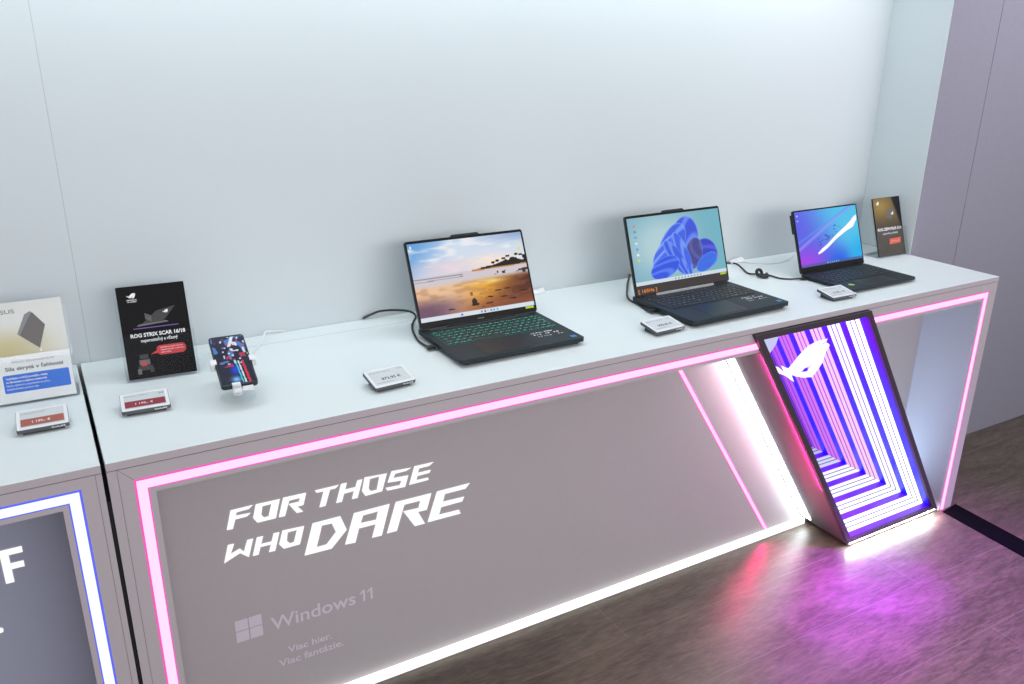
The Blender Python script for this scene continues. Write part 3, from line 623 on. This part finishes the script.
def laptop(name, x, y, rz, w, dv, Ll, th, t_, style):
    rnd = random.Random(style)
    root = thing(name, (x, y, ZT), rz)
    back = 0.022 if style != 3 else 0.006
    hw = w / 2
    # base: chamfered wedge, feet under it
    b = MB(); foot = 0.003
    b.prism(rrect(-hw, hw, 0, dv + back, 0.008 if style != 3 else 0.012), t_ * 0.52, M['laptop'], a=t_ * 0.48)
    o = b.build('base', root, 0.0015)
    b = MB()
    lo = rrect(-hw + 0.010, hw - 0.010, 0.008, dv + back - 0.01, 0.010); hi_ = rrect(-hw + 0.002, hw - 0.002, 0.002, dv + back - 0.002, 0.010); n = len(lo)
    b.add([(p[0], p[1], foot) for p in lo] + [(p[0], p[1], t_ * 0.48) for p in hi_], [tuple(range(n))[::-1]] + [(i, (i + 1) % n, n + (i + 1) % n, n + i) for i in range(n)], M['laptop_dark'])
    for fx in (-hw + 0.04, hw - 0.04):
        for fy in (0.03, dv - 0.02): b.box(fx - 0.02, fx + 0.02, fy - 0.005, fy + 0.005, 0.0, foot, M['laptop_dark'])
    b.build('underside', root)
    b = MB()   # side ports and vents
    for k in range(4): b.box(-hw - 0.0004, -hw, dv * 0.42 + k * 0.018, dv * 0.42 + k * 0.018 + 0.010, t_ * 0.55, t_ * 0.78, M['laptop_dark'])
    b.build('side_port', root)
    z = t_
    # keyboard
    ku0, ku1 = (-hw + 0.018, hw - 0.018) if style != 3 else (-hw + 0.022, hw - 0.022)
    kv1 = dv - 0.020; pitch = {1: 0.0180, 2: 0.0184, 3: 0.0172}[style]; rows = 6; kv0 = kv1 - rows * pitch
    b = MB(); b.rect(ku0, ku1, kv0, kv1, z + 0.0003, M['tealdeck'] if style == 1 else M['laptop_dark'])
    b.build('key_well', root)
    b = MB(); g_ = MB()
    leg = {1: M['teal'], 2: M['keywhite'], 3: M['keygrey']}[style]
    for r_ in range(rows):
        u = ku0; v0 = kv0 + r_ * pitch + 0.0011; v1 = v0 + pitch - 0.0022
        while u < ku1 - 0.008:
            kw = pitch
            if r_ == 0 and 4 <= round((u - ku0) / pitch) < 5: kw = pitch * 5
            elif u == ku0 and r_ in (1, 2, 3): kw = pitch * (1.7 - 0.2 * (r_ - 1))
            kw = min(kw, ku1 - u)
            b.box(u + 0.0011, u + kw - 0.0011, v0, v1, z + 0.0004, z + 0.0016, M['key'])
            cx, cy = (u + u + kw) / 2, (v0 + v1) / 2
            if kw < pitch * 3:
                ns = {1: 3, 2: rnd.choice((0, 1, 2)), 3: 2}[style]
                for q in range(ns):
                    ax = cx - 0.0048 + q * 0.0036 + rnd.uniform(-.0004, .0004); ay = cy + rnd.uniform(-.003, .0012); ww = rnd.uniform(.0010, .0026); hh = rnd.uniform(.0014, .0042)
                    g_.rect(ax, ax + ww, ay, ay + hh, z + 0.00175, leg)
            u += kw
    b.build('keyboard', root); o = g_.build('key_legends', root)
    if style == 1:
        # light leaking between the caps
        pass
    b = MB(); tw_ = {1: 0.065, 2: 0.066, 3: 0.075}[style]; tc_ = {1: -0.035, 2: -0.036, 3: 0.0}[style]
    b.prism(rrect(tc_ - tw_, tc_ + tw_, 0.010, kv0 - 0.012, 0.004), 0.0003, M['touchpad'], a=z); b.build('touchpad', root)
    # stickers and prints on the palm rest
    if style in (1, 2):
        b = MB(); u0 = hw * 0.36 if style == 1 else hw * 0.42
        for k, (n_, hh) in enumerate(((3, .005), (3, .007), (2, .004))):
            for q in range(9):
                if rnd.random() < .75:
                    a = u0 + q * 0.0085 + k * 0.004; v = kv0 - 0.022 - k * 0.014
                    b.rect(a, a + rnd.uniform(.004, .008), v, v + hh * rnd.uniform(.4, 1), z + 0.0005, M['print_white'])
        b.build('spec_label', root)
        b = MB(); b.rect(hw - 0.030, hw - 0.014, 0.014, 0.028, z + 0.0006, M['sticker_blue']); b.build('processor_sticker', root)
    else:
        b = MB(); b.flat([(-hw + .045 + .011 * math.cos(k * .524), .012 + .030 + .010 * math.sin(k * .524)) for k in range(12)], z + 0.0006, M['sticker_green']); b.build('green_sticker', root)
    # lid
    s_, c_ = math.sin(th), math.cos(th)
    TL = frame((0, dv, z), (1, 0, 0), (0, s_, c_))     # local (u, h, depth toward the viewer)
    lt = 0.006
    b = MB(TL); off = 0.004 if style != 3 else 0.001
    b.prism(rrect(-hw, hw, off, Ll, 0.007), lt, M['laptop_dark' if style != 3 else 'laptop'], a=-lt)
    if style in (1, 2):
        b.prism([(-0.045, Ll - 0.001), (0.045, Ll - 0.001), (0.038, Ll + 0.0055), (-0.038, Ll + 0.0055)], lt, M['laptop'], a=-lt)
    o = b.build('lid', root, 0.001)
    chin = {1: 0.022, 2: 0.034, 3: 0.020}[style]
    b = MB(TL); mb = M['bezel'] if style != 2 else M['bezel_warm']
    b.prism(rrect(-hw + .001, hw - .001, off + .001, Ll - .001, 0.006), 0.0006, M['bezel'], a=0.0)
    if style == 2: b.rect(-hw + .004, hw - .004, off + .003, chin + .002, 0.0008, M['bezel_warm'])
    b.build('bezel', root)
    sm = 0.006
    picture('screen', TL, -hw + sm, hw - sm, chin, Ll - (0.0075 if style != 3 else 0.005), 0.0011, 200 if style != 3 else 150, 120 if style != 3 else 96, {1: beach, 2: petals, 3: slash}[style], M['screen'], root)
    for q in (-1, 1):
        b = MB(TL @ Matrix.Translation((0, 0, -lt * .4)))
        xh = q * hw * 0.72; b.box(xh - .025, xh + .025, -0.004, 0.010, -0.004, 0.003, M['laptop_dark']); b.build('hinge', root)
    b = MB()
    if style == 2: b.box(-hw * 0.60, hw * 0.62, dv - 0.004, dv + 0.001, z, z + 0.006, M['silver'])
    elif style == 1: b.box(-hw * 0.70, hw * 0.62, dv - 0.006, dv - 0.004, z, z + 0.0018, M['grey_strip'])
    else: b.box(-hw * 0.9, hw * 0.9, dv - 0.003, dv - 0.001, z, z + 0.002, M['laptop_dark'])
    b.build('hinge_strip', root)
    if style in (1, 2):
        b = MB(TL); b.rect(hw - .035, hw - .010, chin - .007, chin - .001, 0.0014, M['sticker_green']); b.build('energy_sticker', root)
        b = MB(TL); b.text('ASUS', -0.010, 0.010, chin * 0.42, 0.0035, 0.0012, M['ink_grey'] if style == 1 else M['ink'], 0.02); b.build('maker_name', root)
    if style == 2:
        b = MB(TL); a0 = -hw + .010
        b.text('[ 165Hz ]', a0, a0 + .070, .013, .010, 0.0014, M['sticker_orange'], 0.03); o = b.build('orange_sticker', root)
    if style == 3:
        b = MB(TL); b.box(-hw + .0005, -hw + .014, Ll - .075, Ll - .012, -lt - .008, -lt - .001, M['plastic_black']); b.build('security_tag', root)
    return root
l1 = laptop('laptop', 0.997, 0.111, -0.003, 0.353, 0.234, 0.237, 0.415, 0.020, 1)
tag(l1, 'black laptop with teal backlit keys showing a beach sunset wallpaper', 'laptop', 'laptops on the counter')
l2 = laptop('laptop', 1.686, 0.075, 0.02, 0.372, 0.243, 0.241, 0.335, 0.022, 2)
tag(l2, 'black laptop showing a blue swirling petal wallpaper on pale teal', 'laptop', 'laptops on the counter')
l3 = laptop('laptop', 2.317, 0.093, 0.008, 0.312, 0.204, 0.209, 0.342, 0.014, 3)
tag(l3, 'slim dark laptop with violet to cyan wallpaper crossed by a white slash', 'laptop', 'laptops on the counter')

# ------------------------------------------------------------------ electronic price tags
def price_tag(x, y, rz, w, th, style, label):
    root = thing('price_tag', (x, y, ZT), rz); hw = w / 2; d = 0.067; a = R(90) - th
    T = frame((0, 0, 0.0135), (1, 0, 0), (0, math.cos(a), math.sin(a)))
    b = MB(T); b.prism(rrect(-hw, hw, 0, d, 0.003), 0.0075, M['grey_case'], a=-0.0080); b.build('case', root, 0.0008)
    b = MB(T); b.prism(rrect(-hw + .0008, hw - .0008, .0008, d - .0008, 0.003), 0.0012, M['white'], a=-0.0004); b.build('face_frame', root)
    b = MB(T); b.rect(-hw + .007, hw - .007, .007, d - .006, 0.0010, M['paper'])
    b.build('display', root)
    b = MB(T); zt = 0.0013
    b.text({1: 'Zenbook S14 OLED', 2: 'ROG Strix SCAR 16'}.get(style, 'ASUS TUF Gaming'), -hw + .009, hw - .040, d - .016, .0045, zt, M['ink_grey'])
    if style in (1, 2):
        m_ = M['rust_band'] if style == 1 else M['red_band']
        b.rect(-hw + .008, hw - .008, .010, .034, zt, m_); b.text('1 199,- €', -hw + .028, hw - .032, .018, .0075, zt + .0004, M['print_white'], .02)
        if style == 2: b.text('-20', hw - .022, hw - .009, d - .018, .0065, zt, M['ink_grey'], .02)
    else:
        b.text({3: '872,95 €', 4: '999,95 €', 5: '1599,- €'}[style], -hw + .028, hw - .026, .023, .0085, zt, M['ink'], .02)
        b.text('2,50', hw - .024, hw - .010, d - .015, .0045, zt, M['ink_grey']); b.rect(-hw + .012, -hw + .05, .013, .0142, zt, M['ink_grey'])
    b.build('printing', root)
    b = MB(T @ Matrix(((1, 0, 0, 0), (0, 1, 0, 0), (0, 0, 1, 0), (0, 0, 0, 1))))
    TFr = frame((0, -0.0004, 0), (1, 0, 0), (0, 0, 1))
    b2 = MB(T); vs, fs = text_geo('SoluM', 0.02)
    xa = min(p[0] for p in vs); xb = max(p[0] for p in vs)
    b2.add([(hw - .032 + (p[0] - xa) / (xb - xa) * .024, -0.0003, -0.0062 + p[1] * 0.0052) for p in vs], fs, M['print_white']); b2.build('edge_print', root)
    b = MB(); zr = lambda yy: 0.0050 + yy * math.tan(a)
    b.add([(x_, y_, z_) for x_ in (-hw * .8, hw * .8) for y_, z_ in ((.008, 0), (.058, 0), (.058, zr(.058)), (.008, zr(.008) - .0005))], [(0, 1, 2, 3), (4, 7, 6, 5), (0, 4, 5, 1), (1, 5, 6, 2), (2, 6, 7, 3), (3, 7, 4, 0)], M['tag_foot'])
    b.build('stand', root)
    return tag(root, label, 'price tag', 'electronic price tags')
price_tag(-0.050, 0.196, -0.018, 0.092, R(77.7), 1, 'electronic price tag with a rust-brown band, in front of the cream leaflet')
price_tag(0.138, 0.192, -0.06, 0.094, R(80), 2, 'electronic price tag with a dark red band, in front of the black leaflet')
price_tag(0.638, 0.068, 0.08, 0.100, R(76), 3, 'plain grey electronic price tag left of the beach-wallpaper laptop')
price_tag(1.422, 0.069, 0.059, 0.103, R(80), 4, 'plain grey electronic price tag beside the petal-wallpaper laptop')
price_tag(2.089, 0.060, -0.03, 0.102, R(80), 5, 'plain grey electronic price tag at the corner of the slim violet-screen laptop')

# ------------------------------------------------------------------ leaflets in clear stands
def holder(x, y, rz, w, th, h=0.10, deep=0.02):
    root = thing('leaflet_stand', (x, y, ZT), rz); hw = w / 2
    T = frame((0, 0, 0.0045), (1, 0, 0), (0, math.sin(th), math.cos(th)))
    b = MB(T); b.prism(rrect(-hw - .006, hw + .006, -.001, h, .003), 0.0015, M['acrylic'], a=0.0085); b.build('front_pocket', root)
    b = MB(T); b.prism(rrect(-hw - .006, hw + .006, -.001, 0.190, .003), 0.0015, M['acrylic'], a=-0.0065); b.build('back_plate', root)
    b = MB(T); b.box(-hw - .006, hw + .006, -.003, -.001, -.0065, .010, M['acrylic'])
    for q in (-1, 1): b.box(q * (hw + .005) - .001, q * (hw + .005) + .001, -.001, h, -.0049, .0084, M['acrylic'])
    b.build('pocket_edge', root)
    b = MB(); b.box(-hw - .006, hw + .006, 0.0, 0.075, 0.0, 0.0018, M['acrylic'])
    b.build('foot', root)
    return root, T
def leaf(x, y, rz, w, th, label):
    root = thing('leaflet', (x, y, ZT), rz); T = frame((0, 0, 0.0045), (1, 0, 0), (0, math.sin(th), math.cos(th)))
    return tag(root, label, 'leaflet', 'leaflets in clear stands'), T
# black gaming leaflet
A_ = (0.200, 0.387, -0.064, 0.145, 0.381)
h_, T = holder(*A_); tag(h_, 'clear acrylic stand holding the black and red leaflet', 'leaflet stand', 'clear leaflet stands')
lf, T = leaf(*A_, 'black leaflet with red speech bubble, wording ROG STRIX SCAR 16/18')
hw = A_[3] / 2
b = MB(T); b.prism(rrect(-hw, hw, 0, .211, .002), 0.004, M['card_black'], a=-0.0045); b.build('card', lf)
EY = [((px - 1.862) / .223, (pz - .729) / .115) for px, pz in EYE[0]]; EH = [((px - 1.862) / .223, (pz - .729) / .115) for px, pz in EYE[1]]
def eye(b_, cx, cy, sx, sy, z, m_): b_.flat([(cx + a * sx, cy + c * sy) for a, c in EY], z, m_, hole=[(cx + a * sx, cy + c * sy) for a, c in EH])
b = MB(T)
eye(b, -hw + .030, .188, .020, .012, 0.0002, M['print_white']); b.text('REPUBLIC', -hw + .020, -hw + .041, .1785, .0025, .0002, M['print_white'], .03); b.text('OF GAMERS', -hw + .021, -hw + .040, .1745, .0022, .0002, M['print_white'], .03)
b.flat([(-.030, .122), (.018, .126), (.047, .158), (.005, .150)], 0.0002, M['laptop_print']); b.flat([(-.040, .118), (.028, .122), (.024, .1255), (-.036, .1225)], 0.0004, M['laptop_print2'])
eye(b, .024, .146, .013, .008, 0.0005, M['print_white'])
for k in range(6): b.rect(-.020 + k * .0022, -.0185 + k * .0022, .133 - k * .0012, .147 - k * .0012, 0.0005, M['laptop_print2'])
b.rect(-.048, .048, .1125, .1145, 0.0003, M['purple_print'])
b.build('upper_print', lf)
b = MB(T); b.prism([(-hw + .001, 0), (hw - .001, 0), (hw - .001, .110), (hw - .012, .110), (hw - .016, .098), (-hw + .022, .098), (-hw + .016, .108), (-hw + .001, .108)], 0.0012, M['card_black'], a=0.0035); b.build('front_card', lf)
b = MB(T); z = 0.0052
b.prism(rrect(-.058, .062, .078, .106, .003), 0.0003, M['card_black'], a=0.0048)
b.text('ROG STRIX SCAR 16/18', -.056, .060, .0935, .0085, z, M['print_white'], .035); b.text('neporaziteľný a víťazný', -.036, .042, .0815, .0075, z, M['print_white'], .02)
b.flat([(-.020, .052), (-.006, .060), (-.006, .066), (.000, .070), (.050, .070), (.056, .064), (.056, .054), (.050, .048), (.000, .048), (-.005, .053)], z, M['red_print'])
for k in range(3): b.text(['Nechajte sa pohltiť výkonom', 'najlepších herných notebookov', 'našej značky'][k], 0.002, [.050, .052, .024][k], .0635 - k * .0055, .0030, z + .0003, M['print_white'])
for k, (a, c, s1, s2) in enumerate(((-.050, .018, .030, .010), (-.046, .030, .022, .012), (-.044, .044, .018, .010), (-.052, .010, .008, .012), (-.026, .012, .008, .012))):
    b.rect(a, a + s1, c, c + s2, z - .0002 + k * .0001, M['laptop_print2' if k % 2 else 'laptop_print'])
b.rect(-.042, -.031, .028, .036, z + .0006, M['red_print'])
b.build('lower_print', lf)
# cream leaflet
B_ = (-0.054, 0.375, -0.039, 0.148, 0.226)
h_, T = holder(*B_); tag(h_, 'clear acrylic stand holding the cream and blue leaflet', 'leaflet stand', 'clear leaflet stands')
lf, T = leaf(*B_, 'cream leaflet with closed grey laptop picture, blue box and wording Sila skrytá v ľahkosti')
hw = .074
b = MB(T); b.prism(rrect(-hw, hw, 0, .210, .002), 0.004, M['card_edge'], a=-0.0045); b.build('card', lf)
def cream(u, v):
    o_ = mixc(C3(214, 216, 212, u), C3(190, 180, 138, u), smooth(.75, .35, v) * smooth(1.1, .2, u)); return o_
picture('upper_print', T, -hw, hw, .06, .210, 0.0001, 20, 20, cream, M['print_black'], lf)
b = MB(T)
b.text('ASUS', -.053, -.015, .187, .0085, .0004, M['ink_grey'], .02)
b.flat([(-.017, .142), (.002, .182), (.014, .188), (.018, .112)], .0004, M['ink_grey']); b.flat([(.016, .186), (.037, .156), (.020, .108), (-.013, .139)], .0006, M['laptop_print2'])
b.rect(.020, .0230, .101, .106, .0006, M['print_white'])
b.build('picture', lf)
b = MB(T); b.prism([(-hw, 0), (hw, 0), (hw, .098), (-hw, .098)], 0.0012, M['card_white'], a=0.0035); b.build('front_card', lf)
b = MB(T); z = .0050
b.text('ASUS Zenbook S14', -.036, .042, .083, .0055, z, M['ink_grey']); b.text('Sila skrytá v ľahkosti', -.050, .058, .068, .0080, z, M['ink'], .015)
b.prism(rrect(-.057, .067, .021, .059, .003), .0003, M['blue_print'], a=.0047)
for k in range(4): b.text(['Vyskúšajte si ASUS predajňu, všetky', 'na Slovensku a objavte notebooky', 'ľahké, výkonné a pripravené na prácu', 'kdekoľvek práve ste'][k], -.052, [.026, .024, .028, .006][k], .050 - k * .0075, .0042, z + .0004, M['print_white'], .02 if k < 2 else 0)
b.build('lower_print', lf)
# brown leaflet at the far end
D_ = (2.697, 0.354, -0.007, 0.146, 0.324)
h_, T = holder(*D_); tag(h_, 'clear acrylic stand at the far right end, against the return wall', 'leaflet stand', 'clear leaflet stands')
lf, T = leaf(*D_, 'dark brown and gold leaflet with orange-red box at the far right end')
hw = .073
b = MB(T); b.prism(rrect(-hw, hw, 0, .211, .002), 0.004, M['card_black'], a=-0.0045); b.build('card', lf)
def bronze(u, v):
    o_ = mixc(C3(118, 98, 62, u), C3(78, 68, 60, u), smooth(.75, .45, v)); o_ = mixc(o_, C3(30, 30, 36, u), smooth(.0, .12, (u - .62) - (1 - v) * .55 * (v > .35) - .0) * (v > .42))
    o_ = mixc(o_, C3(150, 128, 70, u), np.exp(-((u - .25) / .3) ** 2 - ((v - .86) / .12) ** 2)); o_ = mixc(o_, C3(60, 54, 36, u), smooth(.4, .0, v) * vnoise(u, v, 14, 21)); return o_
picture('printing', T, -hw + .001, hw - .001, .001, .210, 0.0002, 40, 50, bronze, M['print_black'], lf)
b = MB(T); z = .0006
eye(b, -hw + .022, .190, .018, .014, z, M['print_white']); b.flat([(-.012, .138), (.016, .132), (.040, .165), (.006, .168)], z, M['laptop_print2']); eye(b, .022, .150, .016, .012, z + .0003, M['print_white'])
b.text('ROG ZEPHYRUS G14', -.064, .064, .092, .010, z, M['print_white'], .04); b.text('jedinečný a ľahký', -.040, .042, .078, .006, z, M['print_white'], .02)
b.prism([(-.010, .040), (.050, .042), (.054, .062), (-.006, .060)], .0003, M['orange_print'], a=z); b.text('Objavte viac o výkone', .000, .046, .050, .003, z + .0007, M['print_white'])
b.build('lettering', lf)

# ------------------------------------------------------------------ phone on its stand
px_, py_, zb_, rz_ = 0.319, 0.140, 0.049, -0.062; th = R(70.9)
ph = thing('smartphone', (px_, py_, ZT + zb_), rz_); TP = frame((0, 0, 0), (1, 0, 0), (0, math.sin(th), math.cos(th)))
b = MB(TP); b.prism(rrect(-.0375, .0375, 0, .172, .008), .0085, M['laptop'], a=-.0085); b.build('body', ph, .0012)
b = MB(TP); b.prism(rrect(-.0368, .0368, .001, .171, .0075), .0004, M['plastic_black'], a=0.0); b.build('bezel', ph)
def neon(u, v):
    o_ = mixc(C3(24, 26, 50, u), C3(70, 80, 120, u), smooth(.6, 1.0, v) * .4)
    o_ = mixc(o_, C3(20, 60, 230, u), np.exp(-((u - .50) / .14) ** 2 - ((v - .28) / .10) ** 2))
    o_ = mixc(o_, C3(120, 190, 255, u), np.exp(-((u - .45) / .14) ** 2 - ((v - .08) / .06) ** 2))
    n = vnoise(u * .5, v, 13, 31); n2 = vnoise(u * .5, v, 22, 32)
    o_ = mixc(o_, C3(90, 150, 230, u), ((n > .68) & (v > .42)) * .75); o_ = mixc(o_, C3(225, 235, 250, u), ((n2 > .76) & (v > .40) & (u > .25)) * .9)
    o_ = mixc(o_, C3(215, 50, 80, u), ((vnoise(u * .5, v, 18, 33) > .84) & (v > .35)) * .8)
    for c0, cc, w_ in ((.60, (60, 220, 230), .018), (.68, (225, 235, 245), .022), (.80, (225, 40, 60), .035)):
        o_ = mixc(o_, C3(*cc, u), ((np.abs(u - c0 + (v - .2) * .12) < w_) & (v < .46)) * .9)
    o_ = mixc(o_, C3(235, 240, 250, u), ((np.abs((u - .55) - (v - .85) * .8) < .05) & (v > .78)) * .9)
    return o_
picture('screen', TP, -.0345, .0345, .006, .166, .0006, 60, 130, neon, M['screen'], ph)
tag(ph, 'smartphone with neon blue and red wallpaper, tilted on a white stand', 'phone')
st = thing('phone_stand', (px_, py_, ZT), rz_)
b = MB(); b.prism([(0.000 + .038 * math.cos(k * .2618), .050 + .034 * math.sin(k * .2618)) for k in range(24)], .004, M['acrylic']); b.build('base', st)
b = MB(); b.tube(spline([(0, .060, .005), (0, .058, .03), (0, .062, .05), (0, .070, .0625)]), .011, M['white'], 12); b.build('post', st)
TS = frame((0, 0, zb_), (1, 0, 0), (0, math.sin(th), math.cos(th)))
b = MB(TS); b.prism(rrect(-.022, .022, .02, .12, .006), .006, M['white'], a=-.0150); b.build('cradle', st, .001)
for side in (-1, 1):
    b = MB(TS); x0_ = side * .022; x1_ = side * .047
    b.box(min(x0_, x1_), max(x0_, x1_), .074, .090, -.0145, -.0095, M['white']); b.box(min(side * .0385, x1_), max(side * .0385, x1_), .072, .092, -.0145, .003, M['white'])
    b.box(min(side * .034, x1_), max(side * .034, x1_), .074, .090, .0012, .004, M['white']); b.build('claw', st, .0008)
b = MB(TS); b.box(-.016, .001, -.012, .021, -.0145, -.0095, M['white']); b.box(-.016, .001, -.012, -.001, -.0145, .004, M['white']); b.box(-.016, .001, -.012, .006, .0012, .004, M['white']); b.build('claw', st, .0008)
b = MB(TS); b.box(.004, .026, -.010, -.001, -.010, -.003, M['white']); b.build('charging_plug', st, .001)
tag(st, 'white clip-armed phone stand on the counter between black leaflet and grey tag', 'phone stand')

# ------------------------------------------------------------------ cables
def cable(name, pts, r, m_, label, extra=None, ps=None):
    b_ = MB(); b_.tube(spline([(p[0], p[1], p[2] + ZT) for p in pts]), r, M[m_], 10)
    if extra is None: return tag(b_.build(name), label, 'cable')
    t__ = thing(name, (pts[0][0], pts[0][1], ZT)); iv = Matrix.Translation((-pts[0][0], -pts[0][1], -ZT))
    b_.v = [tuple(iv @ Vector(v)) for v in b_.v]; b_.build('cord', t__)
    for nm, bx, mm in extra:
        q = MB(iv); q.box(*bx, M[mm]); q.build(nm, t__, .001)
    return tag(t__, label, 'cable')
cable('charging_cable', [(.745, .568, .004), (.768, .566, .012), (.792, .560, .020), (.828, .539, .024), (.866, .527, .018), (.875, .502, .010), (.847, .460, .0035), (.826, .409, .0035), (.808, .339, .0035), (.806, .285, .005), (.808, .262, .008)], .0030, 'cable',
      'black power cable curling from the wall to the beach-wallpaper laptop', [('plug', (.798, .8195, .250, .264, ZT + .005, ZT + .013), 'plastic_black')])
cable('charging_cable', [(1.663, .569, .004), (1.665, .566, .012), (1.622, .520, .008), (1.570, .456, .0035), (1.512, .375, .0035), (1.500, .304, .0035), (1.486, .255, .004), (1.488, .236, .008)], .0030, 'cable',
      'black power cable on the left of the petal-wallpaper laptop', [('plug', (1.478, 1.4975, .224, .238, ZT + .005, ZT + .014), 'plastic_black')])
cable('charging_cable', [(1.93, .55, .0035), (2.00, .562, .0035), (2.06, .560, .0035), (2.085, .551, .0035), (2.100, .530, .0035), (2.076, .479, .0035), (2.045, .420, .0035), (2.052, .393, .006), (2.078, .386, .004), (2.089, .363, .0035), (2.092, .323, .0035), (2.113, .300, .004), (2.142, .283, .006)], .0028, 'cable',
      'black charging cable between the petal-wallpaper laptop and the slim laptop', [('plug', (2.138, 2.1600, .272, .281, ZT + .003, ZT + .010), 'plastic_black')])
tie = thing('cable_tie', (2.050, .375, ZT))
b = MB(); b.tube(spline([(.004 + .011 * math.cos(a), .004 + .005 * math.sin(a), .014 + .009 * math.sin(a)) for a in [k * .5 for k in range(14)]], 3), .0052, M['plastic_black'], 8); b.build('loop', tie)
b = MB(); b.tube(spline([(-.010, -.004, .012), (-.008, -.018, .008), (.006, -.024, .006), (.022, -.016, .006), (.030, -.004, .009)], 5), .0052, M['plastic_black'], 8); b.build('tail', tie)
tag(tie, 'black cable tie loop on the cable left of the slim laptop', 'cable tie')
cable('white_cable', [(.345, .215, .030), (.375, .300, .004), (.400, .395, .0025), (.425, .463, .0025), (.455, .505, .010), (.470, .540, .018), (.490, .560, .012), (.53, .566, .004)], .0022, 'cable_white', 'thin white cable running from the phone stand to the wall')
cable('white_cable', [(2.14, .545, .003), (2.17, .50, .0022), (2.23, .475, .0022), (2.31, .490, .0022), (2.38, .53, .0022)], .0018, 'cable_white', 'thin white cable lying behind the slim laptop')
def flap(x0, x1, label):
    b_ = MB(); y0, y1 = .540, .569
    b_.add([(x0, y0, ZT + .001), (x1, y0 + .012, ZT + .001), (x1, y1, ZT + .010), (x0 + .012, y1 - .008, ZT + .006), (x0, y0, ZT + .004), (x1, y0 + .012, ZT + .005), (x1, y1, ZT + .014), (x0 + .012, y1 - .008, ZT + .010)],
           [(3, 2, 1, 0), (4, 5, 6, 7), (0, 1, 5, 4), (1, 2, 6, 5), (2, 3, 7, 6), (3, 0, 4, 7)], M['white'])
    return tag(b_.build('cable_flap'), label, 'cable cover', 'white cable outlet flaps')
flap(1.255, 1.330, 'white cable outlet flap behind the beach-wallpaper laptop')
flap(2.085, 2.160, 'white cable outlet flap between petal-wallpaper and slim laptops')
